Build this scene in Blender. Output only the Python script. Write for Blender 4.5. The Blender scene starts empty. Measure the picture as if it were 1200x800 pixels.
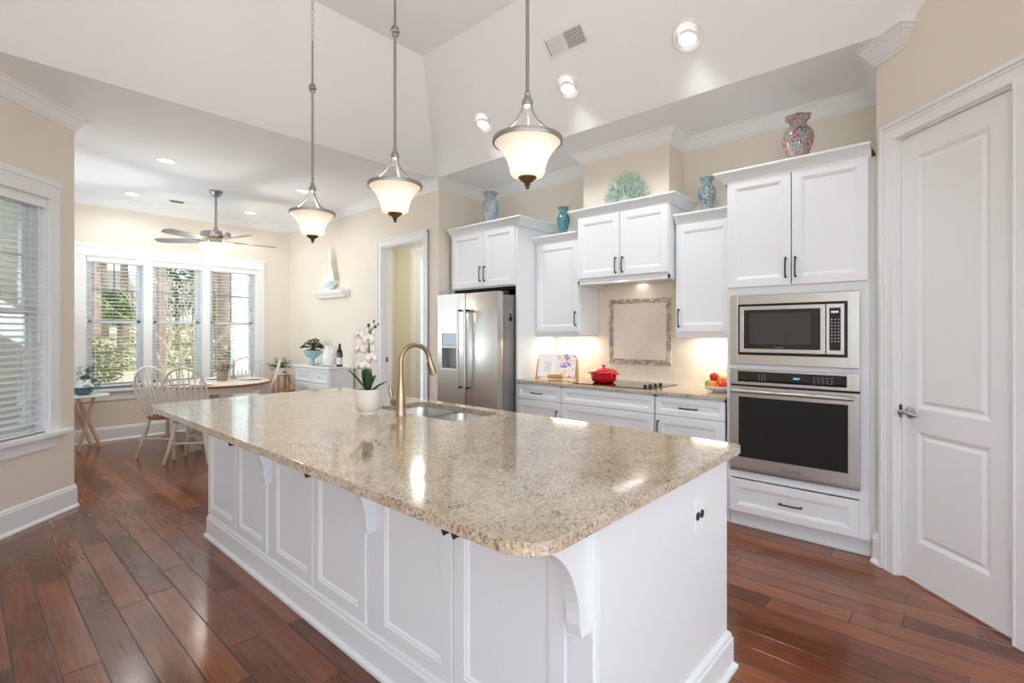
import bpy, bmesh, math, random
from mathutils import Vector, Matrix
PI = math.pi
SC = bpy.context.scene
COL = SC.collection
# ---------------------------------------------------------------- camera
CAM_H = 1.37
cd = bpy.data.cameras.new('camera'); cam = bpy.data.objects.new('camera', cd); COL.objects.link(cam)
cd.sensor_width = 36.0; cd.lens = 36.0 * 586.2 / 1200.0; cd.shift_y = -10.7 / 1200.0; cd.clip_start = 0.05; cd.clip_end = 300
cam.location = (0, 0, CAM_H); cam.rotation_euler = (PI / 2, 0, math.radians(42 - 90))
SC.camera = cam
SC.view_settings.view_transform = 'Standard'; SC.view_settings.look = 'None'
SC.view_settings.gamma = 1.0; SC.view_settings.use_curve_mapping = False
SC.view_settings.exposure = 0.08
SC.cycles.use_denoising = True
SC.cycles.max_bounces = 10; SC.cycles.diffuse_bounces = 6; SC.cycles.glossy_bounces = 5; SC.cycles.transmission_bounces = 8
SC.cycles.sample_clamp_indirect = 6.0; SC.cycles.caustics_reflective = False; SC.cycles.caustics_refractive = False
# ---------------------------------------------------------------- sky
W = bpy.data.worlds.new('world'); SC.world = W; W.use_nodes = True
wn = W.node_tree.nodes; wl = W.node_tree.links
bg = wn['Background']; bg.inputs['Strength'].default_value = 4.2
sk = wn.new('ShaderNodeTexSky'); sk.sky_type = 'HOSEK_WILKIE'; sk.turbidity = 3.5; sk.ground_albedo = 0.4
sk.sun_direction = Vector((-0.3, 0.75, 0.6)).normalized()
mx = wn.new('ShaderNodeMixRGB'); mx.inputs[0].default_value = 0.55; mx.inputs[2].default_value = (0.80, 0.90, 1.0, 1)
wl.new(sk.outputs[0], mx.inputs[1]); wl.new(mx.outputs[0], bg.inputs['Color'])
def light(name, kind, loc, energy, color=(1, 1, 1), size=None, size_y=None, aim=None, spot=None, blend=0.5, radius=0.05):
    d = bpy.data.lights.new(name, kind); d.energy = energy; d.color = (color[0] * .915, color[1] * .985, color[2] * 1.06)
    o = bpy.data.objects.new(name, d); COL.objects.link(o); o.location = loc
    if kind == 'AREA':
        d.shape = 'RECTANGLE'; d.size = size; d.size_y = size_y or size
    elif kind == 'SPOT':
        d.spot_size = math.radians(spot); d.spot_blend = blend; d.shadow_soft_size = radius
    elif kind == 'POINT': d.shadow_soft_size = radius
    if aim is not None:
        o.rotation_euler = Vector(aim).to_track_quat('-Z', 'Y').to_euler()
    return o
sun = light('sun', 'SUN', (0, 0, 10), 6.0, (1.0, 0.95, 0.88), aim=(-0.35, 0.45, -0.62)); sun.data.angle = math.radians(6)
# area fills added at unseen openings behind and to the left of the camera
light('rear_area_fill', 'AREA', (-0.2, -4.25, 1.65), 44, (0.90, 0.95, 1.0), 5.0, 2.5, aim=(0, 1, 0.40))
light('side_area_fill', 'AREA', (-3.3, -1.2, 1.65), 17, (0.90, 0.95, 1.0), 4.2, 2.5, aim=(1, 0, 0.55))
light('nook_side_window_daylight', 'AREA', (0.40, 6.75, 1.45), 32, (0.92, 0.96, 1.0), 1.3, 1.3, aim=(1, -0.45, 1.6))
light('rear_point_fill', 'POINT', (-0.9, -0.9, 1.5), 42, (1.0, 0.97, 0.94), radius=0.18)  # unseen point fill added behind the camera, standing in for bounced flash
# added fill spots behind the camera and recessed nook lamps (built further down) use these powers
P_CAN, P_NOOK, P_FILL, P_PEND, P_UNDER = 30, 14, 14, 8, 3.0
# ---------------------------------------------------------------- materials
def newmat(name):
    m = bpy.data.materials.new(name); m.use_nodes = True
    return m, m.node_tree.nodes, m.node_tree.links, m.node_tree.nodes['Principled BSDF']
def lin(c):
    if isinstance(c, str):
        c = tuple(int(c[i:i + 2], 16) / 255 for i in (0, 2, 4))
    return tuple(x / 12.92 if x <= 0.04045 else ((x + 0.055) / 1.055) ** 2.4 for x in c) + (1,)
def pbr(name, col, rough=0.5, metal=0.0, bump=0.0, bscale=60, var=0.0, vscale=8, coat=0.0, spec=None, stretch=None, trans=0.0, emit=None, estr=0.0, alpha=None):
    m, n, l, b = newmat(name)
    b.inputs['Base Color'].default_value = lin(col); b.inputs['Roughness'].default_value = rough
    b.inputs['Metallic'].default_value = metal; b.inputs['Coat Weight'].default_value = coat
    if spec is not None: b.inputs['Specular IOR Level'].default_value = spec
    if trans: b.inputs['Transmission Weight'].default_value = trans
    if emit: b.inputs['Emission Color'].default_value = lin(emit); b.inputs['Emission Strength'].default_value = estr
    tc = n.new('ShaderNodeTexCoord'); mp = n.new('ShaderNodeMapping'); l.new(tc.outputs['Object'], mp.inputs[0])
    if stretch: mp.inputs['Scale'].default_value = stretch
    if var:
        t = n.new('ShaderNodeTexNoise'); t.inputs['Scale'].default_value = vscale; t.inputs['Detail'].default_value = 4
        l.new(mp.outputs[0], t.inputs[0])
        mr = n.new('ShaderNodeMapRange'); mr.inputs[1].default_value = 0.3; mr.inputs[2].default_value = 0.7
        mr.inputs[3].default_value = 1 - var; mr.inputs[4].default_value = 1 + var; l.new(t.outputs[0], mr.inputs[0])
        hs = n.new('ShaderNodeHueSaturation'); hs.inputs['Color'].default_value = lin(col); l.new(mr.outputs[0], hs.inputs['Value'])
        l.new(hs.outputs[0], b.inputs['Base Color'])
    if bump:
        t = n.new('ShaderNodeTexNoise'); t.inputs['Scale'].default_value = bscale; t.inputs['Detail'].default_value = 3
        l.new(mp.outputs[0], t.inputs[0])
        bp = n.new('ShaderNodeBump'); bp.inputs['Strength'].default_value = bump; bp.inputs['Distance'].default_value = 0.002
        l.new(t.outputs[0], bp.inputs['Height']); l.new(bp.outputs[0], b.inputs['Normal'])
    return m
M = {}
M['wall'] = pbr('beige_wall_paint', 'E8DFD2', 0.85, bump=0.08, bscale=250, var=0.012, vscale=3)
M['wallhall'] = pbr('pale_yellow_wall_paint', 'E6E0CC', 0.85, bump=0.08, bscale=250)
M['ceil'] = pbr('white_ceiling_paint', 'F5F7F9', 0.9, bump=0.06, bscale=200)
M['trim'] = pbr('white_trim_paint', 'F0F1F2', 0.35, bump=0.02, bscale=30)
M['cab'] = pbr('white_cabinet_paint', 'ECEFF2', 0.38, bump=0.02, bscale=40)
M['black'] = pbr('black_metal', '1B1A1C', 0.4, 0.6, bump=0.05, bscale=200)
M['pull'] = pbr('dark_pewter_pull', '45454A', 0.35, 0.8, bump=0.05, bscale=300)
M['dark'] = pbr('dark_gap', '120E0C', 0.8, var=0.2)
M['plastic'] = pbr('white_plastic', 'F4F4F2', 0.35, bump=0.02)
M['blackplastic'] = pbr('black_plastic', '0C0C0D', 0.25, bump=0.02)
M['nickel'] = pbr('satin_nickel', 'B9B9BA', 0.3, 1.0, bump=0.04, bscale=300)
M['pewter'] = pbr('brushed_pewter', 'A3A2A2', 0.38, 0.85, bump=0.05, bscale=300)
M['bronze'] = pbr('brushed_champagne_bronze', 'AF9A80', 0.32, 1.0, bump=0.05, bscale=400, stretch=(1, 1, 0.1))
M['finial'] = pbr('aged_brass_finial', '7A6546', 0.35, 0.8, var=0.1)
M['blackglass'] = pbr('black_glass', '050506', 0.04, bump=0.0, coat=0.5, var=0.02)
M['ovenglass'] = pbr('dark_oven_glass', '0A0908', 0.05, var=0.02, coat=0.3)
M['mwmesh'] = pbr('grey_window_mesh', '3F3D3B', 0.12, var=0.05, vscale=400)
M['red'] = pbr('red_enamel', 'D4101C', 0.12, coat=0.6, var=0.05, vscale=5)
M['leaf'] = pbr('green_leaf', '3E7A2C', 0.45, var=0.35, vscale=14)
M['leafdark'] = pbr('dark_green_leaf', '2C5028', 0.4, var=0.35, vscale=14)
M['leafblue'] = pbr('grey_green_leaf', '5D7F6C', 0.5, var=0.4, vscale=20)
M['stem'] = pbr('brown_green_stem', '5B6138', 0.6, var=0.2)
M['ceramic'] = pbr('ivory_ceramic', 'EFE8DC', 0.3, var=0.02, bump=0.05)
M['whiteceramic'] = pbr('white_ceramic', 'F3F4F4', 0.2, var=0.01)
M['blueceramic'] = pbr('pale_blue_ceramic', '8FC2CC', 0.25, var=0.06)
M['navyceramic'] = pbr('slate_blue_ceramic', '4C6472', 0.3, var=0.1)
M['soil'] = pbr('dark_soil', '3A2C20', 0.95, bump=0.8, bscale=80, var=0.3)
M['petal'] = pbr('white_petal', 'F8F4F2', 0.6, var=0.03)
M['petalyellow'] = pbr('yellow_throat', 'D8B43C', 0.6, var=0.1)
M['redpetal'] = pbr('red_petal', 'C01F28', 0.6, var=0.15)
M['wine'] = pbr('dark_wine_glass', '17100F', 0.08, var=0.05, coat=0.3)
M['label'] = pbr('cream_paper_label', 'E9E3D8', 0.7, var=0.03)
M['page'] = pbr('white_page', 'F2EEEA', 0.7, var=0.01)
M['wood'] = pbr('oak_wood', 'B98A55', 0.45, var=0.18, vscale=30, stretch=(1, 8, 1))
M['palewood'] = pbr('pale_bare_wood', 'D3B79F', 0.5, var=0.12, vscale=25, stretch=(1, 1, 0.2))
M['seatwood'] = pbr('stained_seat_wood', '8C4A28', 0.35, var=0.2, vscale=20, stretch=(1, 6, 1))
M['creampaint'] = pbr('cream_chair_paint', 'D9D0C5', 0.45, var=0.05, bump=0.1, bscale=30)
M['cloth'] = pbr('white_cushion_cloth', 'E9E5E2', 0.95, bump=0.5, bscale=300, var=0.05)
M['bulb'] = pbr('lit_bulb', 'FFF4E2', 0.5, emit='FFF6E8', estr=7.0, var=0.001)
M['canface'] = pbr('lit_downlight_lens', 'FFF8EE', 0.5, emit='FFF9F2', estr=3.0, var=0.001)
M['blue_display'] = pbr('blue_lit_digits', '58B4FF', 0.5, emit='66BBFF', estr=2.5, var=0.001)
M['white_display'] = pbr('white_lit_digits', 'DDEEFF', 0.5, emit='D8ECFF', estr=2.0, var=0.001)
M['greymark'] = pbr('grey_printed_mark', 'A9ABAD', 0.5, var=0.02)
M['hullblue'] = pbr('pale_blue_hull_paint', 'C3DDEA', 0.5, var=0.03)
M['sail'] = pbr('white_sail_cloth', 'F2F0EC', 0.9, var=0.02, bump=0.1)
M['grout'] = pbr('pale_grout', 'E9E2D6', 0.9, var=0.02)
M['blind'] = pbr('white_blind_slat', 'F2F3F4', 0.45, var=0.01)
M['vinyl'] = pbr('white_vinyl_sash', 'E4E8EA', 0.4, var=0.01)
M['screen'] = pbr('dark_sash_track', '6A7377', 0.5, var=0.03)
M['ventdark'] = pbr('dark_duct', '303030', 0.9, var=0.1)
M['yellowfruit'] = pbr('yellow_green_pear_skin', 'C9C83A', 0.35, var=0.15, vscale=10)
M['redfruit'] = pbr('red_apple_skin', 'C8281E', 0.25, var=0.25, vscale=8)
M['orangefruit'] = pbr('orange_skin', 'F08A24', 0.4, var=0.1, bump=0.3, bscale=120)
M['greenfruit'] = pbr('green_apple_skin', '86B23A', 0.3, var=0.15, vscale=8)
M['driedflower'] = pbr('dried_mauve_flower', '8E7A76', 0.9, var=0.4, vscale=30)
M['candle'] = pbr('green_candle_wax', 'A9C58A', 0.5, var=0.05)

def stainless():
    m, n, l, b = newmat('brushed_stainless_steel')
    tc = n.new('ShaderNodeTexCoord'); mp = n.new('ShaderNodeMapping'); mp.inputs['Scale'].default_value = (2.0, 2.0, 0.15)
    l.new(tc.outputs['Object'], mp.inputs[0])
    t = n.new('ShaderNodeTexNoise'); t.inputs['Scale'].default_value = 260; t.inputs['Detail'].default_value = 3; l.new(mp.outputs[0], t.inputs[0])
    cr = n.new('ShaderNodeMapRange'); cr.inputs[3].default_value = 0.24; cr.inputs[4].default_value = 0.36; l.new(t.outputs[0], cr.inputs[0])
    l.new(cr.outputs[0], b.inputs['Roughness'])
    b.inputs['Base Color'].default_value = lin('C9C5C0'); b.inputs['Metallic'].default_value = 1.0
    b.inputs['Anisotropic'].default_value = 0.5
    bp = n.new('ShaderNodeBump'); bp.inputs['Strength'].default_value = 0.03; bp.inputs['Distance'].default_value = 0.001
    l.new(t.outputs[0], bp.inputs['Height']); l.new(bp.outputs[0], b.inputs['Normal'])
    return m
M['steel'] = stainless()
M['sidesteel'] = pbr('grey_steel_side', '8E8F90', 0.45, 0.6, var=0.03)

def ramp(n, stops):
    r = n.new('ShaderNodeValToRGB'); e = r.color_ramp.elements
    while len(e) < len(stops): e.new(0.5)
    for i, (p, c) in enumerate(stops): e[i].position = p; e[i].color = lin(c)
    return r
def granite():
    m, n, l, b = newmat('speckled_beige_granite')
    tc = n.new('ShaderNodeTexCoord')
    mp = n.new('ShaderNodeMapping'); mp.inputs['Scale'].default_value = (1, 1, 1); l.new(tc.outputs['Object'], mp.inputs[0])
    v = n.new('ShaderNodeTexVoronoi'); v.inputs['Scale'].default_value = 170; v.feature = 'F1'
    ns = n.new('ShaderNodeTexNoise'); ns.inputs['Scale'].default_value = 30; ns.inputs['Detail'].default_value = 5
    mxv = n.new('ShaderNodeVectorMath'); mxv.operation = 'MULTIPLY_ADD'; mxv.inputs[1].default_value = (0.02, 0.02, 0.02)
    l.new(mp.outputs[0], ns.inputs[0]); l.new(ns.outputs['Color'], mxv.inputs[0]); l.new(mp.outputs[0], mxv.inputs[2])
    l.new(mxv.outputs[0], v.inputs[0])
    sep = n.new('ShaderNodeSeparateColor'); l.new(v.outputs['Color'], sep.inputs[0])
    n2 = n.new('ShaderNodeTexNoise'); n2.inputs['Scale'].default_value = 9; n2.inputs['Detail'].default_value = 6; n2.inputs['Roughness'].default_value = 0.7
    l.new(mp.outputs[0], n2.inputs[0])
    ad = n.new('ShaderNodeMath'); ad.operation = 'MULTIPLY_ADD'; ad.inputs[1].default_value = 0.8
    l.new(sep.outputs[0], ad.inputs[0])
    sb = n.new('ShaderNodeMath'); sb.operation = 'MULTIPLY_ADD'; sb.inputs[1].default_value = 0.9; sb.inputs[2].default_value = -0.35
    l.new(n2.outputs[0], sb.inputs[0]); l.new(sb.outputs[0], ad.inputs[2])
    r = ramp(n, [(0.0, '3E3733'), (0.07, '6A5F56'), (0.16, '9C8B78'), (0.34, 'BBA88F'), (0.56, 'CDBDA8'), (0.74, 'C8AF8C'), (0.88, 'DDD3C6'), (1.0, 'B3AEA9')])
    l.new(ad.outputs[0], r.inputs[0]); l.new(r.outputs[0], b.inputs['Base Color'])
    b.inputs['Roughness'].default_value = 0.10; b.inputs['Specular IOR Level'].default_value = 0.6
    b.inputs['Coat Weight'].default_value = 0.4; b.inputs['Coat Roughness'].default_value = 0.04
    return m
M['granite'] = granite()

def mth(n, l, op, a, b=None):
    x = n.new('ShaderNodeMath'); x.operation = op
    for i, s in enumerate((a, b)):
        if s is None: continue
        if isinstance(s, (int, float)): x.inputs[i].default_value = s
        else: l.new(s, x.inputs[i])
    return x.outputs[0]
def floor_mat():
    m, n, l, b = newmat('reddish_brown_hardwood_planks')
    tc = n.new('ShaderNodeTexCoord'); sp = n.new('ShaderNodeSeparateXYZ'); l.new(tc.outputs['Object'], sp.inputs[0])
    u = mth(n, l, 'DIVIDE', mth(n, l, 'SUBTRACT', sp.outputs[0], 0.025), 0.127)
    row = mth(n, l, 'FLOOR', u); fu = mth(n, l, 'FRACT', u)
    wn1 = n.new('ShaderNodeTexWhiteNoise'); wn1.noise_dimensions = '1D'; l.new(row, wn1.inputs['W'])
    off = mth(n, l, 'MULTIPLY', wn1.outputs[0], 7.3)
    v = mth(n, l, 'ADD', mth(n, l, 'DIVIDE', sp.outputs[1], 1.05), off)
    seg = mth(n, l, 'FLOOR', v); fv = mth(n, l, 'FRACT', v)
    cb = n.new('ShaderNodeCombineXYZ'); l.new(row, cb.inputs[0]); l.new(seg, cb.inputs[1])
    wn2 = n.new('ShaderNodeTexWhiteNoise'); wn2.noise_dimensions = '2D'; l.new(cb.outputs[0], wn2.inputs[0])
    # grain
    mp = n.new('ShaderNodeMapping'); mp.inputs['Scale'].default_value = (44, 1.7, 1); l.new(tc.outputs['Object'], mp.inputs[0])
    va = n.new('ShaderNodeVectorMath'); va.operation = 'MULTIPLY_ADD'; va.inputs[1].default_value = (31, 17, 5)
    l.new(wn2.outputs['Color'], va.inputs[0]); l.new(mp.outputs[0], va.inputs[2])
    g = n.new('ShaderNodeTexNoise'); g.inputs['Scale'].default_value = 2.2; g.inputs['Detail'].default_value = 7; g.inputs['Roughness'].default_value = 0.65
    l.new(va.outputs[0], g.inputs[0])
    blot = n.new('ShaderNodeTexNoise'); blot.inputs['Scale'].default_value = 1.1; blot.inputs['Detail'].default_value = 3
    mp2 = n.new('ShaderNodeMapping'); mp2.inputs['Scale'].default_value = (5, 2.2, 1); l.new(tc.outputs['Object'], mp2.inputs[0]); l.new(mp2.outputs[0], blot.inputs[0])
    s = mth(n, l, 'ADD', mth(n, l, 'MULTIPLY', g.outputs[0], 0.60), mth(n, l, 'MULTIPLY', wn2.outputs[0], 0.32))
    s = mth(n, l, 'ADD', s, mth(n, l, 'MULTIPLY', mth(n, l, 'SUBTRACT', blot.outputs[0], 0.38), 0.40))
    r = ramp(n, [(0.20, '48270F'), (0.42, '70402A'), (0.58, '885136'), (0.75, '9C6240'), (0.95, 'AE744E')])
    l.new(s, r.inputs[0])
    eu = mth(n, l, 'MINIMUM', fu, mth(n, l, 'SUBTRACT', 1.0, fu)); ev = mth(n, l, 'MINIMUM', fv, mth(n, l, 'SUBTRACT', 1.0, fv))
    gu = n.new('ShaderNodeMapRange'); gu.inputs[1].default_value = 0.008; gu.inputs[2].default_value = 0.028; l.new(eu, gu.inputs[0])
    gv = n.new('ShaderNodeMapRange'); gv.inputs[1].default_value = 0.0008; gv.inputs[2].default_value = 0.0032; l.new(ev, gv.inputs[0])
    gap = mth(n, l, 'MULTIPLY', gu.outputs[0], gv.outputs[0])
    mxx = n.new('ShaderNodeMixRGB'); mxx.inputs[1].default_value = lin('24100A'); l.new(gap, mxx.inputs[0]); l.new(r.outputs[0], mxx.inputs[2])
    l.new(mxx.outputs[0], b.inputs['Base Color'])
    b.inputs['Roughness'].default_value = 0.17; b.inputs['Specular IOR Level'].default_value = 0.6
    # hand scraped ripples
    mp3 = n.new('ShaderNodeMapping'); mp3.inputs['Scale'].default_value = (5.0, 16, 1); l.new(tc.outputs['Object'], mp3.inputs[0])
    va3 = n.new('ShaderNodeVectorMath'); va3.operation = 'MULTIPLY_ADD'; va3.inputs[1].default_value = (11, 13, 5)
    l.new(wn2.outputs['Color'], va3.inputs[0]); l.new(mp3.outputs[0], va3.inputs[2])
    rp = n.new('ShaderNodeTexNoise'); rp.inputs['Scale'].default_value = 1.0; rp.inputs['Detail'].default_value = 1.5; l.new(va3.outputs[0], rp.inputs[0])
    h = mth(n, l, 'ADD', mth(n, l, 'MULTIPLY', rp.outputs[0], 0.55), mth(n, l, 'MULTIPLY', gap, 0.8))
    h = mth(n, l, 'ADD', h, mth(n, l, 'MULTIPLY', g.outputs[0], 0.08))
    bp = n.new('ShaderNodeBump'); bp.inputs['Strength'].default_value = 0.45; bp.inputs['Distance'].default_value = 0.004
    l.new(h, bp.inputs['Height']); l.new(bp.outputs[0], b.inputs['Normal'])
    return m
M['floor'] = floor_mat()

def mosaic(name, cols, scale=26):
    m, n, l, b = newmat(name)
    tc = n.new('ShaderNodeTexCoord')
    ns = n.new('ShaderNodeTexNoise'); ns.inputs['Scale'].default_value = 9; ns.inputs['Detail'].default_value = 3; l.new(tc.outputs['Object'], ns.inputs[0])
    v = n.new('ShaderNodeTexVoronoi'); v.inputs['Scale'].default_value = scale * 3; l.new(tc.outputs['Object'], v.inputs[0])
    sp = n.new('ShaderNodeSeparateColor'); l.new(v.outputs['Color'], sp.inputs[0])
    a = mth(n, l, 'ADD', mth(n, l, 'MULTIPLY', ns.outputs[0], 1.1), mth(n, l, 'MULTIPLY', sp.outputs[0], 0.42))
    a = mth(n, l, 'SUBTRACT', a, 0.26)
    r = ramp(n, [(0.12 + 0.76 * i / (len(cols) - 1), c) for i, c in enumerate(cols)])
    l.new(a, r.inputs[0]); l.new(r.outputs[0], b.inputs['Base Color'])
    b.inputs['Roughness'].default_value = 0.15; b.inputs['Coat Weight'].default_value = 0.5
    return m
M['vase_bluegrey'] = mosaic('blue_grey_art_glass', ['3F6072', '6D93A3', '939EA2', '9E9591', '5A8196', '777B80'])
M['vase_teal'] = mosaic('teal_art_glass', ['1B5068', '33818F', '5FA09D', '226A7E', '779D90', '225A72'])
M['vase_bluegreen'] = mosaic('blue_green_art_glass', ['5F6B4A', '96A28A', 'A7B2A2', '98A59B', '3A66A4', '8D9A8A', '6A7550'])
M['vase_pink'] = mosaic('pink_turquoise_art_glass', ['93264A', 'C2607A', 'CDA98A', '459A9E', 'C98F92', '6A2F68', 'B3465C'])
M['coral'] = pbr('pale_green_coral', 'C2D4C8', 0.8, var=0.12, vscale=30)

def tile_mat(name, c1, c2, tw, th, grout, ox=0.0, diag=False):
    m, n, l, b = newmat(name)
    tc = n.new('ShaderNodeTexCoord'); sp = n.new('ShaderNodeSeparateXYZ'); l.new(tc.outputs['Object'], sp.inputs[0])
    cb = n.new('ShaderNodeCombineXYZ')
    if diag:
        a = mth(n, l, 'MULTIPLY', mth(n, l, 'ADD', sp.outputs[1], sp.outputs[2]), 0.7071)
        c = mth(n, l, 'MULTIPLY', mth(n, l, 'SUBTRACT', sp.outputs[1], sp.outputs[2]), 0.7071)
        l.new(mth(n, l, 'ADD', a, ox), cb.inputs[0]); l.new(mth(n, l, 'ADD', c, ox), cb.inputs[1])
    else:
        l.new(mth(n, l, 'ADD', sp.outputs[1], ox), cb.inputs[0]); l.new(sp.outputs[2], cb.inputs[1])
    br = n.new('ShaderNodeTexBrick'); br.inputs['Color1'].default_value = lin(c1); br.inputs['Color2'].default_value = lin(c2)
    br.inputs['Mortar'].default_value = lin(grout); br.inputs['Scale'].default_value = 1.0; br.inputs['Brick Width'].default_value = tw; br.inputs['Row Height'].default_value = th
    br.inputs['Mortar Size'].default_value = 0.0022; br.offset = 0.0 if diag else 0.5; br.inputs['Mortar Smooth'].default_value = 0.1
    l.new(cb.outputs[0], br.inputs[0])
    ns = n.new('ShaderNodeTexNoise'); ns.inputs['Scale'].default_value = 9; ns.inputs['Detail'].default_value = 5; l.new(tc.outputs['Object'], ns.inputs[0])
    mr = n.new('ShaderNodeMapRange'); mr.inputs[3].default_value = 0.9; mr.inputs[4].default_value = 1.1; l.new(ns.outputs[0], mr.inputs[0])
    hs = n.new('ShaderNodeHueSaturation'); l.new(br.outputs[0], hs.inputs['Color']); l.new(mr.outputs[0], hs.inputs['Value'])
    l.new(hs.outputs[0], b.inputs['Base Color']); b.inputs['Roughness'].default_value = 0.45
    bp = n.new('ShaderNodeBump'); bp.inputs['Strength'].default_value = 0.3; bp.inputs['Distance'].default_value = 0.003; bp.invert = True
    l.new(br.outputs['Fac'], bp.inputs['Height']); l.new(bp.outputs[0], b.inputs['Normal'])
    return m
M['tile'] = tile_mat('travertine_field_tile', 'EADFD0', 'E5D9C8', 0.305, 0.15, 'F0E8DC', ox=0.1)
M['tilediag'] = tile_mat('travertine_diagonal_tile', 'EADFD3', 'E6D9CB', 0.305, 0.305, 'F3ECE2', diag=True)

def glass_mat(name, tint=(1, 1, 1, 1), refl=0.10):
    m, n, l, b = newmat(name); n.remove(b)
    out = n['Material Output']; t = n.new('ShaderNodeBsdfTransparent'); t.inputs[0].default_value = tint
    g = n.new('ShaderNodeBsdfGlossy'); g.inputs['Roughness'].default_value = 0.02; mx_ = n.new('ShaderNodeMixShader')
    fr = n.new('ShaderNodeFresnel'); fr.inputs[0].default_value = 1.45
    f2 = n.new('ShaderNodeMath'); f2.operation = 'MULTIPLY'; f2.inputs[1].default_value = refl * 8; l.new(fr.outputs[0], f2.inputs[0])
    l.new(f2.outputs[0], mx_.inputs[0]); l.new(t.outputs[0], mx_.inputs[1]); l.new(g.outputs[0], mx_.inputs[2]); l.new(mx_.outputs[0], out.inputs[0])
    return m
M['glass'] = glass_mat('clear_window_glass', (0.94, 0.97, 0.96, 1), 0.08)
def shade_mat():
    m, n, l, b = newmat('frosted_glass_shade')
    b.inputs['Base Color'].default_value = lin('F7EADA'); b.inputs['Roughness'].default_value = 0.25
    b.inputs['Coat Weight'].default_value = 0.2
    tc = n.new('ShaderNodeTexCoord'); sp = n.new('ShaderNodeSeparateXYZ'); l.new(tc.outputs['Object'], sp.inputs[0])
    ns = n.new('ShaderNodeTexNoise'); ns.inputs['Scale'].default_value = 6; l.new(tc.outputs['Object'], ns.inputs[0])
    b.inputs['Emission Color'].default_value = lin('FFE9CF')
    # the lamp glass is lit from inside: strongest around the bulb low in the bowl
    mr = n.new('ShaderNodeMapRange'); mr.inputs[1].default_value = 0.205; mr.inputs[2].default_value = 0.10; mr.inputs[3].default_value = 0.10; mr.inputs[4].default_value = 0.85
    l.new(sp.outputs[2], mr.inputs[0]); l.new(mr.outputs[0], b.inputs['Emission Strength'])
    return m
M['shade'] = shade_mat()
M['fanshade'] = pbr('lit_frosted_fan_bowl', 'FFF0DA', 0.3, emit='FFEBCB', estr=1.1, var=0.001)
M['shadowlamp'] = M['bulb']
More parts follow.
